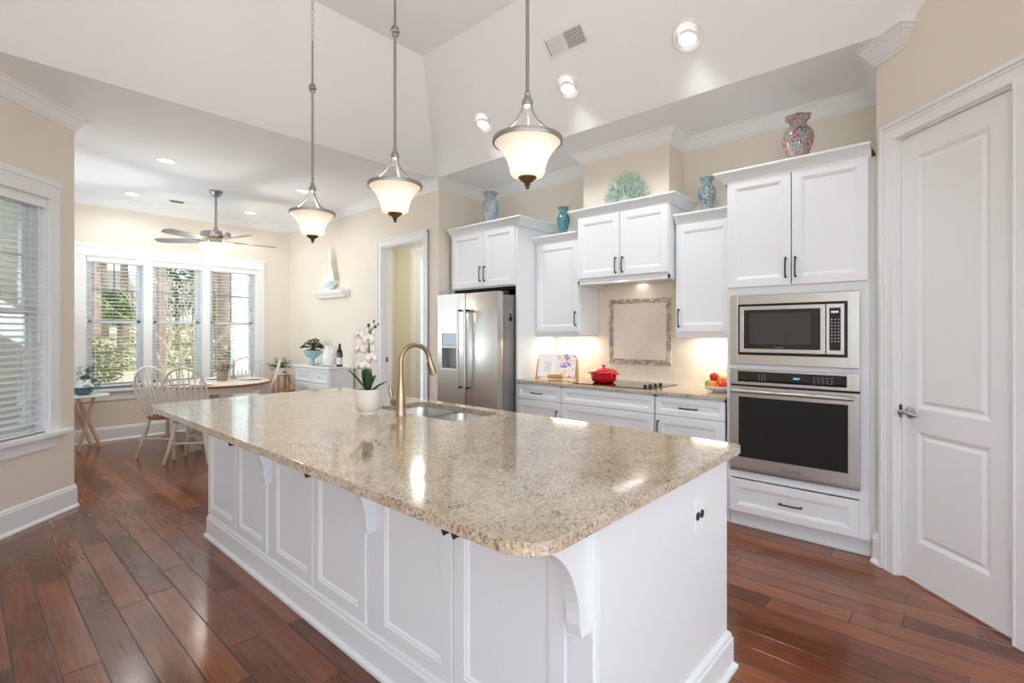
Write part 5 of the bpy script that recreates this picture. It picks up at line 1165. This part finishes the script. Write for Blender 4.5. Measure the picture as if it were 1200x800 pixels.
for i in range(14):
    a = random.uniform(0, 2 * PI) if i > 5 else random.uniform(-1.4, 0.6); L = random.uniform(0.12, 0.24); tilt_ = random.uniform(0.2, 1.1)
    base_ = Vector((1.00, 7.68, 0.80)); d_ = Vector((math.cos(a) * math.sin(tilt_), math.sin(a) * math.sin(tilt_), math.cos(tilt_))); pts = [base_ + d_ * L * s - Vector((0, 0, .16)) * s * s * (tilt_ > .6) for s in (0, .33, .66, 1)]
    for q in pts:
        q.x = max(q.x, 0.70); q.y = min(q.y, 7.90)
    ms.tube(pts, 0.0025, 5)
    for s in range(1, 4):
        for k in range(4):
            b_ = random.uniform(0, 2 * PI); dd_ = Vector((math.cos(b_), math.sin(b_) * .6 - .3, random.uniform(-.3, .7))); leaf(m, pts[s], dd_, random.uniform(0.035, 0.055), 0.012)
m.build('foliage', 'leafblue', pl, solid=0.0008); ms.build('stems', 'stem', pl)
# plant stand in the corner
st = thing('plant_stand', (3.30, 7.60, 0), 'two-tier wooden plant stand in the corner behind the right chair', 'plant stand')
MB().box(3.17, 3.36, 7.50, 7.70, 0.722, 0.738, 0.003).build('upper_shelf', 'wood', st); MB().box(3.22, 3.47, 7.44, 7.68, 0.50, 0.515, 0.003).build('lower_shelf', 'wood', st)
for (x, y, zt_) in ((3.185, 7.515, 0.722), (3.345, 7.515, 0.722), (3.185, 7.685, 0.722), (3.345, 7.66, 0.722), (3.455, 7.455, 0.50), (3.455, 7.665, 0.50)):
    MB().box(x - 0.012, x + 0.012, y - 0.012, y + 0.012, 0, zt_, 0.002).build('leg', 'wood', st)
MB().box(3.185, 3.455, 7.508, 7.522, 0.20, 0.235).build('brace', 'wood', st)
iv = thing('potted_ivy', (3.26, 7.60, 0.738), 'bushy green ivy in a white pot on the corner plant stand', 'plant')
MB(Matrix.Translation((3.26, 7.60, 0.7385))).lathe([(0.0001, 0), (0.05, 0), (0.062, 0.10), (0.058, 0.10), (0.05, 0.07), (0.0001, 0.07)], (0, 0, 0), 22).build('pot', 'whiteceramic', iv, smooth=True)
random.seed(21); m = MB(); ms = MB()
for i in range(34):
    a = random.uniform(0, 2 * PI); L = random.uniform(0.10, 0.23); el = random.uniform(-0.1, 1.2)
    p = Vector((3.26, 7.60, 0.83)); d_ = Vector((math.cos(a) * math.cos(el), math.sin(a) * math.cos(el) * .8, math.sin(el) * .9)); q = p + d_ * L; q.x = min(q.x, 3.50); q.y = min(q.y, 7.9); ms.tube([p, (p + q) / 2 + Vector((0, 0, .02)), q], 0.002, 4)
    for k in range(4):
        b_ = random.uniform(0, 2 * PI); leaf(m, p.lerp(q, random.uniform(0.55, 1.0)), (math.cos(b_), math.sin(b_), random.uniform(-.2, .6)), random.uniform(0.035, 0.05), 0.021)
m.build('foliage', 'leaf', iv, solid=0.0008); ms.build('stems', 'stem', iv)
rf_ = thing('red_flower', (3.38, 7.55, 0.515), 'red flower in a small pot on the lower tier of the plant stand', 'flower')
MB(Matrix.Translation((3.38, 7.55, 0.5155))).lathe([(0.0001, 0), (0.035, 0), (0.042, 0.07), (0.0001, 0.065)], (0, 0, 0), 18).build('pot', 'ceramic', rf_, smooth=True)
MB().tube([(3.38, 7.55, 0.58), (3.33, 7.47, 0.66), (3.24, 7.43, 0.765)], 0.003, 6).build('stem', 'stem', rf_)
m = MB()
for k in range(8):
    a = 2 * PI * k / 8; leaf(m, (3.24, 7.43, 0.77), (math.cos(a), math.sin(a), 0.5 + .2 * (k % 2)), 0.055, 0.018, 0.2)
m.build('petals', 'redpetal', rf_, solid=0.001)
# white cabinet
wc = thing('white_sideboard', (3.37, 6.50, 0), 'small white cabinet with two drawers against the dining wall', 'cabinet')
sx0, sx1, sy0, sy1 = 3.20, 3.535, 6.02, 7.00
MB().box(sx0, sx1, sy0, sy1, 0.0, 0.89, 0.003).build('body', 'cab', wc)
MB().box(sx0 - 0.03, 3.556, sy0 - 0.03, sy1 + 0.03, 0.892, 0.918, 0.006).build('top', 'trim', wc)
T = KW(sx0)
for (a, b) in ((6.05, 6.50), (6.52, 6.97)):
    dw = front(wc, T, a, b, 0.70, 0.865, 'drawer', th=0.014, st=0.02); MB(T).lathe([(0.0001, 0.012), (0.006, 0.014), (0.006, 0.024), (0.012, 0.030), (0.0001, 0.034)], ((a + b) / 2, 0, 0.785), 12, 'w').build('knob', 'nickel', dw, smooth=True)
    dd = front(wc, T, a, b, 0.06, 0.68, 'door', th=0.014, st=0.055); MB(T).lathe([(0.0001, 0.012), (0.006, 0.014), (0.006, 0.024), (0.012, 0.030), (0.0001, 0.034)], (b - 0.03 if a < 6.1 else a + 0.03, 0, 0.45), 12, 'w').build('knob', 'nickel', dd, smooth=True)
# things on the sideboard
fp = thing('footed_planter', (3.35, 6.78, 0.918), 'dark leafy plant in a pale blue footed bowl on the white sideboard', 'plant')
C = Matrix.Translation((3.35, 6.78, 0.9185))
MB(C).lathe([(0.0001, 0.0), (0.055, 0.0), (0.058, 0.012), (0.03, 0.03), (0.022, 0.06), (0.032, 0.085), (0.085, 0.12), (0.112, 0.165), (0.116, 0.20), (0.108, 0.20), (0.095, 0.15), (0.0001, 0.13)], (0, 0, 0), 30).build('bowl', 'blueceramic', fp, smooth=True)
MB(C).lathe([(0.0001, 0.215), (0.085, 0.21), (0.10, 0.185), (0.098, 0.17), (0.0001, 0.17)], (0, 0, 0), 24).build('soil', 'soil', fp, smooth=True)
random.seed(33); m = MB(); ms = MB()
for i in range(44):
    a = random.uniform(0, 2 * PI); r = random.uniform(0.03, 0.15); h = 0.22 + 0.15 * (1 - (r / 0.16) ** 2) * random.uniform(.5, 1)
    q = Vector((3.35 + r * math.cos(a) * .9, 6.78 + r * math.sin(a), 0.918 + h)); p = Vector((3.35, 6.78, 0.918 + 0.20)); ms.tube([p, (p + q) / 2 + Vector((0, 0, .02)), q], 0.0022, 4)
    for k in range(4):
        b_ = random.uniform(0, 2 * PI); leaf(m, q, (math.cos(b_) * .8 + math.cos(a) * .4, math.sin(b_) * .8 + math.sin(a) * .4, random.uniform(-.1, .4)), random.uniform(0.045, 0.065), 0.022)
m.build('foliage', 'leafdark', fp, solid=0.0008); ms.build('stems', 'stem', fp)
pj = thing('white_pitcher', (3.43, 6.50, 0.918), 'white ceramic pitcher behind the blue footed planter', 'pitcher')
C = Matrix.Translation((3.43, 6.50, 0.9185))
MB(C).lathe([(0.0001, 0), (0.05, 0), (0.075, 0.05), (0.08, 0.11), (0.06, 0.18), (0.045, 0.22), (0.055, 0.27), (0.05, 0.27), (0.04, 0.22), (0.0001, 0.2)], (0, 0, 0), 26).build('body', 'whiteceramic', pj, smooth=True)
MB(C).tube([(0, -0.045, 0.25), (0, -0.09, 0.23), (0, -0.11, 0.17), (0, -0.075, 0.10)], 0.008, 8).build('handle', 'whiteceramic', pj, smooth=True)
wb = thing('wine_bottle', (3.38, 6.10, 0.918), 'dark wine bottle with a white label on the white sideboard', 'bottle')
C = Matrix.Translation((3.38, 6.10, 0.9185))
MB(C).lathe([(0.0001, 0), (0.038, 0), (0.039, 0.01), (0.039, 0.18), (0.034, 0.205), (0.017, 0.235), (0.014, 0.25), (0.014, 0.30), (0.0001, 0.30)], (0, 0, 0), 26).build('glass_body', 'wine', wb, smooth=True)
MB(C).lathe([(0.0393, 0.03), (0.0397, 0.03), (0.0397, 0.12), (0.0393, 0.12)], (0, 0, 0), 26).build('bottle_label', 'label', wb, smooth=True)
MB(C).lathe([(0.0145, 0.235), (0.0165, 0.255), (0.0155, 0.302), (0.0001, 0.303)], (0, 0, 0), 20).build('foil_cap', 'blackplastic', wb, smooth=True)
tr_ = MB().prism([(p[0], p[1]) for p in rrect(3.22, 3.36, 6.12, 6.42, 0.03)], 0.9185, 0.926).build('serving_tray', 'nickel', bevel=0.002); tag(tr_, 'flat silver tray on the white sideboard by the wine bottle', 'tray')
for (x, y, lb) in ((3.27, 6.60, 'small dark ornament on the white sideboard, beside the planter foot'), (3.27, 6.50, 'small dark ornament on the white sideboard, nearer the tray')):
    o = MB().lathe([(0.0001, 0.9185), (0.022, 0.9185), (0.028, 0.938), (0.02, 0.953), (0.008, 0.966), (0.0001, 0.968)], (x, y, 0), 16).build('small_ornament', 'pewter', smooth=True); tag(o, lb, 'ornament', 'small ornaments on the sideboard')
# floating shelf + sailboat
sh = MB().sweep([(3.558, 6.16), (3.558, 6.93)], [(0, 1.853), (0.075, 1.853), (0.085, 1.866), (0.088, 1.88), (0.10, 1.892), (0.115, 1.91), (0.118, 1.925), (0.13, 1.93), (0.13, 1.948), (0, 1.948)], left=True).build('floating_shelf', 'trim')
tag(sh, 'small white moulded shelf fixed to the dining wall', 'shelf')
sb_ = thing('model_sailboat', (3.49, 6.57, 1.948), 'white model sailboat with a pale blue hull on the wall shelf', 'model boat')
T = KW(3.49)
m = MB(T); m._add([(6.40, 0, 2.055), (6.74, 0, 2.045), (6.70, 0, 1.995), (6.47, 0, 1.99), (6.42, 0.028, 2.05), (6.60, 0.035, 2.042), (6.70, 0.02, 2.043), (6.60, 0.018, 1.99), (6.42, -0.028, 2.05), (6.60, -0.035, 2.042), (6.70, -0.02, 2.043), (6.60, -0.018, 1.99)],
    [(0, 4, 7, 3), (4, 5, 7), (5, 6, 7), (6, 1, 2, 7), (3, 7, 11), (7, 2, 11), (0, 3, 11, 8), (8, 11, 9), (9, 11, 10), (10, 11, 2, 1), (0, 8, 9, 5, 4), (5, 9, 10, 1, 6)])
m.build('hull', 'hullblue', sb_)
MB(T).box(6.535, 6.585, -0.018, 0.018, 1.949, 1.996, 0.003).box(6.50, 6.62, -0.03, 0.03, 1.9485, 1.958, 0.002).build('display_stand', 'trim', sb_)
MB(T).tube([(6.60, 0, 2.03), (6.60, 0, 2.62)], 0.004, 8).tube([(6.60, 0, 2.09), (6.42, 0.01, 2.085)], 0.003, 6).build('mast', 'trim', sb_)
MB(T)._add([(6.592, 0.0, 2.59), (6.592, 0.0, 2.095), (6.43, 0.022, 2.092), (6.52, 0.020, 2.34)], [(0, 1, 2, 3)]) if False else None
m = MB(T); m._add([(6.594, 0.0, 2.58), (6.594, 0.004, 2.34), (6.594, 0.0, 2.095), (6.42, 0.015, 2.09), (6.50, 0.022, 2.32)], [(0, 1, 4), (1, 2, 3, 4)]); m.build('main_sail', 'sail', sb_, solid=0.003)
m = MB(T); m._add([(6.606, 0.0, 2.56), (6.63, 0.02, 2.30), (6.625, 0.005, 2.09), (6.735, 0.0, 2.05)], [(0, 1, 2), (0, 2, 3)]); m.build('jib_sail', 'sail', sb_, solid=0.003)
# ================================================================ ORCHID ON THE ISLAND
ox, oy = 1.545, 2.475
oc_ = thing('potted_orchid', (ox, oy, 0.914), 'white orchid in a round ivory pot on the island beside the faucet', 'plant')
C = Matrix.Translation((ox, oy, 0.9145))
MB(C).lathe([(0.0001, 0.0), (0.048, 0.0), (0.049, 0.006), (0.044, 0.012), (0.060, 0.024), (0.070, 0.050), (0.0735, 0.090), (0.0735, 0.138), (0.069, 0.139), (0.067, 0.120), (0.0001, 0.118)], (0, 0, 0), 36).build('pot', 'ceramic', oc_, smooth=True)
MB(C).lathe([(0.0001, 0.130), (0.05, 0.128), (0.0665, 0.123), (0.0001, 0.12)], (0, 0, 0), 24).build('soil', 'soil', oc_, smooth=True)
right = Vector((0.669, -0.743, 0)); fwd = Vector((0.743, 0.669, 0)); O_ = Vector((ox, oy, 1.04))
LV = [(-0.55, 0.85, 0.17, 0.022, 0.1), (-0.25, 1.0, 0.15, 0.026, 0.0), (0.05, 0.9, 0.15, 0.026, 0.1), (0.25, 0.9, 0.12, 0.022, 0.2), (0.9, 0.75, 0.12, 0.014, 0.15), (-0.3, 0.7, 0.11, 0.02, 0.5)]
for i, (s, u, L, w, dp) in enumerate(LV):
    m = MB(); leaf(m, O_ + right * s * 0.02, right * s + Vector((0, 0, u)) + fwd * (0.25 if i % 2 else -0.25), L, w, dp, 0.35); m.build('leaf', 'leafdark', oc_, solid=0.003, smooth=True)
sp_ = [O_ + right * .012, O_ + right * .016 + Vector((0, 0, .10)), O_ + right * .005 + Vector((0, 0, .20)), O_ + right * .004 + Vector((0, 0, .29)), O_ + right * .015 + Vector((0, 0, .335)), O_ + right * .034 + Vector((0, 0, .365))]
stem_ = MB().tube(sp_, [0.004, 0.0035, 0.003, 0.003, 0.0028, 0.002], 7).tube([sp_[4], sp_[4] + right * -.012 + Vector((0, 0, .03))], 0.0018, 5).tube([sp_[5], sp_[5] + right * -.003 + Vector((0, 0, .022))], 0.0015, 5).tube([sp_[5], sp_[5] + right * .018 + Vector((0, 0, .010))], 0.0015, 5).build('flower_stem', 'stem', oc_, smooth=True)
MB().tube([O_ + right * .016, O_ + right * .018 + Vector((0, 0, .12))], 0.0035, 6).build('support_stake', 'wood', oc_)
for q, r in ((sp_[4] + right * -.014 + Vector((0, 0, .036)), .0085), (sp_[5] + right * -.003 + Vector((0, 0, .028)), .006), (sp_[5] + right * .022 + Vector((0, 0, .012)), .005), (sp_[5] + Vector((0, 0, -.004)) + right * .006, .007)):
    MB().ball(q, r, 10, (1, 1, 1.25)).build('bud', 'leafdark', oc_, smooth=True)
def bloom(c, facing, sz):
    facing = facing.normalized(); T = Matrix.Translation(c) @ facing.to_track_quat('Z', 'Y').to_matrix().to_4x4()
    m = MB(T)
    for k, (a, L, w) in enumerate(((90, 1, .42), (210, 1, .42), (330, 1, .42), (10, 1.05, .75), (170, 1.05, .75))):
        a = math.radians(a); dx, dy = math.cos(a), math.sin(a); vs = []; N = 6
        for i in range(N + 1):
            s = i / N; ww = w * sz * math.sin(PI * min(.96, s * .9 + .06)) ** .6; r = L * sz * s; h = 0.006 * math.sin(PI * s) + (0.003 if k > 2 else 0)
            vs += [(dx * r - dy * ww, dy * r + dx * ww, h - .004), (dx * r, dy * r, h), (dx * r + dy * ww, dy * r - dx * ww, h - .004)]
        m._add(vs, [f for i in range(N) for f in ((i * 3, i * 3 + 1, i * 3 + 4, i * 3 + 3), (i * 3 + 1, i * 3 + 2, i * 3 + 5, i * 3 + 4))])
    b = m.build('bloom', 'petal', oc_, solid=0.0008, smooth=True)
    MB(T).ball((0, -0.003, 0.010), sz * .22, 8, (0.9, 1, 1.2)).tube([(0, -0.004, .008), (0, -sz * .35, .016)], [sz * .12, sz * .05], 6).build('flower_throat', 'petalyellow', b, smooth=True)
for (r, z, f, fc_) in ((-0.052, 0.315, 0, (-.4, .2)), (0.002, 0.290, -.01, (.15, 0)), (-0.050, 0.235, .0, (-.3, -.1)), (-0.006, 0.235, .015, (.1, 0)), (0.020, 0.185, -.01, (.35, -.1)), (-0.052, 0.140, 0.0, (-.5, -.3)), (-0.015, 0.140, -.01, (0, -.4)), (0.005, 0.335, .01, (.0, .3))):
    c = O_ + right * r + Vector((0, 0, z)) + fwd * f; bloom(c, -fwd + right * fc_[0] + Vector((0, 0, fc_[1])), 0.034)
    MB().tube([c + fwd * .004, O_ + right * 0.006 + Vector((0, 0, min(z + .01, .32)))], 0.0013, 4).build('flower_stalk', 'stem', oc_)
# ================================================================ OUTSIDE
def ground_mat():
    m, n, l, b = newmat('leaf_litter_and_grass')
    tc = n.new('ShaderNodeTexCoord'); ns = n.new('ShaderNodeTexNoise'); ns.inputs['Scale'].default_value = 0.8; ns.inputs['Detail'].default_value = 8; l.new(tc.outputs['Object'], ns.inputs[0])
    r = ramp(n, [(0.33, '6F7850'), (0.45, '9A9270'), (0.6, 'B8A58A'), (0.7, '9C886C')]); l.new(ns.outputs[0], r.inputs[0]); l.new(r.outputs[0], b.inputs['Base Color']); b.inputs['Roughness'].default_value = 1
    return m
M['ground'] = ground_mat()
gm = MB().box(-30, -3.7, -30, 8.3, -0.75, -0.6).box(-3.7, 0.3, 4.8, 8.3, -0.75, -0.6)
gy = [8.3, 12, 15, 20, 30, 45, 70]; gz = [-0.6, -0.6, -0.45, 0.0, 0.9, 1.8, 3.0]
gm._add([(x, y, z) for x in (-40, 60) for y, z in zip(gy, gz)], [(i, i + 1, i + 8, i + 7) for i in range(6)])
structure(gm.build('trim_garden_ground', 'ground', world_obj=True), 'garden ground of grass and leaf litter outside the windows', 'ground')
def leafy(name, label, cat, c, rx, ry, rz, mat, n=600, lsz=0.09, group=None, trunk=None, seed=1):
    random.seed(seed); t = thing(name, (c[0], c[1], -0.6), label, cat, group); m = MB()
    for i in range(n):
        while True:
            p = Vector((random.uniform(-1, 1), random.uniform(-1, 1), random.uniform(-1, 1)))
            if 0.45 < p.length < 1: break
        q = Vector((c[0] + p.x * rx, c[1] + p.y * ry, c[2] + p.z * rz)); s = lsz * random.uniform(.6, 1.4)
        if q.z < -0.58: continue
        d1_ = Vector((random.uniform(-1, 1), random.uniform(-1, 1), random.uniform(-.6, .6))).normalized(); d2_ = d1_.cross(Vector((random.random(), random.random(), 1))).normalized()
        m._add([tuple(q - d1_ * s), tuple(q + d2_ * s * .55), tuple(q + d1_ * s), tuple(q - d2_ * s * .55)], [(0, 1, 2, 3)])
    m.build('foliage', mat, t)
    if trunk: MB().tube(trunk[0], trunk[1], 10).build('trunk', 'bark', t, smooth=True)
    return t
M['bark'] = pbr('pine_bark', '8A7367', 0.95, bump=0.9, bscale=18, var=0.35, vscale=9, stretch=(1, 1, 0.35))
M['hedgeleaf'] = pbr('hedge_leaf', '8A9F58', 0.7, var=0.4, vscale=6); M['shrubleaf'] = pbr('olive_shrub_leaf', '9A9870', 0.8, var=0.4, vscale=4); M['pineleaf'] = pbr('pine_needle_green', '6F8056', 0.8, var=0.4, vscale=3)
M['paletwig'] = pbr('pale_bare_twig', 'C4B09A', 0.8, var=0.15)
leafy('clipped_hedge', 'low bright green hedge just outside the triple window', 'hedge', (3.0, 11.7, -0.15), 1.9, 0.7, 0.55, 'hedgeleaf', 4600, 0.055, seed=2)
SH = [((-0.5, 15, 0.3), 1.6, 1.0, 1.1, 'olive shrub beyond the hedge, leftmost behind the triple window'), ((2.2, 16.8, 0.35), 0.8, 1.0, 1.0, 'olive shrub beyond the hedge, behind the left third of the window'), ((5.4, 14.2, 0.25), 1.0, 1.0, 1.0, 'olive shrub beyond the hedge, behind the right third of the window'), ((5.2, 21.5, 0.5), 2.0, 1.0, 1.3, 'olive shrub farthest back, behind the bare tree')]
for i, (c, a, b, d_, lb) in enumerate(SH): leafy('garden_shrub', lb, 'shrub', c, a, b, d_, 'shrubleaf', 2600, 0.06, 'shrubs beyond the hedge', seed=40 + i)
def ray(px, dist):
    k = (px - 600) / 586.2; return (dist * (0.743 + 0.669 * k), dist * (0.669 - 0.743 * k))
PN = [(108, 16.5, .22, 'pine with thick reddish trunk at the far left of the triple window'), (122, 26, .20, 'slim pine farther back, second from the left in the window'), (146, 24.5, .20, 'pine right of the house gable in the left third of the window'), (184, 13.2, .19, 'thick-trunked pine just right of the left mullion'), (229, 25, .22, 'pine left of the right mullion'), (262, 18.5, .32, 'thickest pine, in the right third of the window'), (251, 28, .15, 'slim distant pine in the right third of the window')]
for i, (px, ds, r, lb) in enumerate(PN):
    x, y = ray(px, ds); h = random.Random(i).uniform(7, 9.5)
    t = leafy('pine_tree', lb, 'tree', (x, y, h * 0.80 + 1.2), 1.25, 1.0, 2.2, 'pineleaf', 800, 0.16, 'pines in the garden', ([(x, y, -0.62), (x + .05, y, 2.5), (x - .03, y, 5), (x, y, h)], [r, r * .9, r * .8, r * .5]), seed=60 + i)
for i, (px, ds, z, rr, lb) in enumerate(((140, 19.0, 2.3, 0.8, 'leafy green tree above the house roof in the left third of the window'), (208, 22.5, 3.2, 1.4, 'broad green tree behind the bare tree'), (278, 25, 2.6, 1.4, 'green tree beside the porch column'))):
    x, y = ray(px, ds); leafy('broadleaf_tree', lb, 'tree', (x, y, z), rr, 1.0, rr * .85, 'hedgeleaf' if i != 1 else 'pineleaf', 1300, 0.12, 'leafy trees behind the garden', ([(x, y, -0.62), (x, y, z)], [0.12, 0.06]), seed=80 + i)
x, y = ray(210, 12); bt = thing('bare_tree', (x, y, -0.6), 'pale leafless multi-stem tree outside the middle of the triple window', 'tree'); random.seed(7); m = MB()
def br(p, d_, L, r, dep):
    q = p + d_ * L; m.tube([p, q], [r, r * .72], 6)
    if dep >= 5: return
    for k in range(2 if dep else 3): br(q, (d_ + Vector((random.uniform(-.55, .55), random.uniform(-.3, .3), random.uniform(-.05, .35)))).normalized(), L * .74, r * .68, dep + 1)
for k in range(3): br(Vector((x + .08 * (k - 1), y, -0.62)), Vector((0.22 * (k - 1), 0, 1)).normalized(), 1.05, 0.036, 0)
m.build('branches', 'paletwig', bt)
# neighbour house with grey roof
M['shingle'] = pbr('grey_brown_shingle', 'A39A92', 0.95, var=0.15, vscale=5); M['siding'] = pbr('pale_siding', 'E3DED2', 0.8, var=0.03); M['bluesiding'] = pbr('pale_blue_grey_siding', 'CFE0EA', 0.7, var=0.02)
hs = thing('neighbour_house', (*ray(128, 36), -0.6), 'house with a grey shingled gable roof beyond the pines', 'house'); hx, hy = ray(128, 36)
T = frame((hx, hy, -0.6), (0.669, -0.743, 0), (-0.743, -0.669, 0))
MB(T).box(-3.4, 3.4, -4, 0, 0, 2.9).build('house_wall', 'siding', hs); MB(T).prism([(-4.0, 2.7), (4.0, 2.7), (1.2, 6.4), (-1.2, 6.4)], -4.3, 0.35, 'w').build('roof', 'shingle', hs)
for u in (-2.2, 0.2, 2.0): MB(T).box(u - .45, u + .45, 0, 0.03, 1.0, 2.3).build('window', 'screen', hs)
# porch column right outside
pc_ = thing('porch_column', (3.60, 9.9, -0.6), 'white porch column outside the right end of the triple window', 'column'); pxx, pyy = ray(281, 9.6)
MB().box(pxx - .12, pxx + .12, pyy - .12, pyy + .12, -0.6, 2.9, 0.01).build('shaft', 'trim', pc_); MB().box(pxx - .16, pxx + .16, pyy - .16, pyy + .16, -0.6, -0.35, .01).box(pxx - .16, pxx + .16, pyy - .16, pyy + .16, 2.7, 2.9, .01).build('capital_and_base', 'trim', pc_)
pw = thing('porch_wing', (*ray(297, 10.2), -0.6), 'white sided house wing with a dark window past the porch column', 'building'); pxx, pyy = ray(301, 10.0)
T = frame((pxx, pyy, -0.6), (0.669, -0.743, 0), (-0.743, -0.669, 0))
MB(T).box(-0.22, 1.5, -3, 0, 0, 4.2).build('wing_wall', 'siding', pw); MB(T).box(-0.16, 0.0, 0, 0.03, 1.2, 3.1).build('window', 'screen', pw)
# outer face of the nook's side wall, seen through the left window
sw = thing('nook_side_cladding', (0.45, 6.7, -0.6), 'pale blue-grey lap siding with a window, seen through the left window', 'building wall')
T = frame((0.478, 0, -0.6), (0, 1, 0), (-1, 0, 0)); m = MB(T)
for k in range(26):
    z0_, z1_ = 0.15 * k, 0.15 * k + 0.15
    for (a, b) in ((5.32, 5.78), (7.72, 8.14)) if 0.6 + .6 < z1_ + .001 and z0_ < 3.10 else ((5.32, 8.14),):
        m.prism([(0.0, z0_), (0.016, z0_), (0.002, z1_), (0.0, z1_)], a, b, 'u')
m.build('siding_wall', 'bluesiding', sw)
MB(T).box(5.78, 5.9, 0, 0.03, 1.2, 3.12).box(7.6, 7.72, 0, 0.03, 1.2, 3.12).box(5.9, 7.6, 0, 0.03, 3.0, 3.12).box(5.9, 7.6, 0, 0.04, 1.2, 1.3).build('window_casing', 'trim', sw)
w3 = structure(MB().box(0.50, 0.56, 5.9, 5.95, 0.7, 2.4).box(0.50, 0.56, 7.55, 7.6, 0.7, 2.4).box(0.50, 0.56, 6.72, 6.78, 0.7, 2.4).box(0.50, 0.56, 5.95, 7.55, 2.35, 2.4).box(0.50, 0.56, 5.95, 7.55, 0.7, 0.75).box(0.505, 0.555, 5.95, 7.55, 1.53, 1.57).build('window_3', 'vinyl', world_obj=True), 'side window of the dining nook, seen from outside through the left window', 'window')
MB().box(0.528, 0.532, 5.95, 7.55, 0.75, 2.35).build('glass_pane', 'glass', w3)
gw = thing('garage_wing', (-0.7, 10.6, -0.6), 'pale sided house wing with a dark window beyond the left window blind', 'building')
T = frame((0, 10.5, -0.6), (1, 0, 0), (0, -1, 0)); m = MB(T)
for k in range(30): m.prism([(0.0, 0.15 * k), (0.016, 0.15 * k), (0.002, 0.15 * k + .15), (0.0, 0.15 * k + 0.15)], -2.6, 1.02, 'u')
m.box(-2.6, 1.02, -3, 0.0, 0, 4.5); m.build('siding_wall', 'bluesiding', gw)
f_ = MB(T).box(0.56, 0.66, 0, 0.04, 1.3, 3.95).box(-0.66, -0.56, 0, 0.04, 1.3, 3.95).box(-.56, .56, 0, 0.04, 3.85, 3.95).box(-.56, .56, 0, 0.04, 1.3, 1.4).box(-.56, .56, 0, 0.035, 2.7, 2.78).build('window_frame', 'trim', gw)
MB(T).box(-.56, .56, 0.0, 0.02, 1.4, 3.85).build('window_pane', 'navyceramic', f_)
leafy('palm_shrub', 'dark green spiky shrub outside the left window, low down', 'shrub', (-0.20, 5.95, 0.35), 0.42, 0.45, 0.6, 'leafdark', 420, 0.10, seed=99)
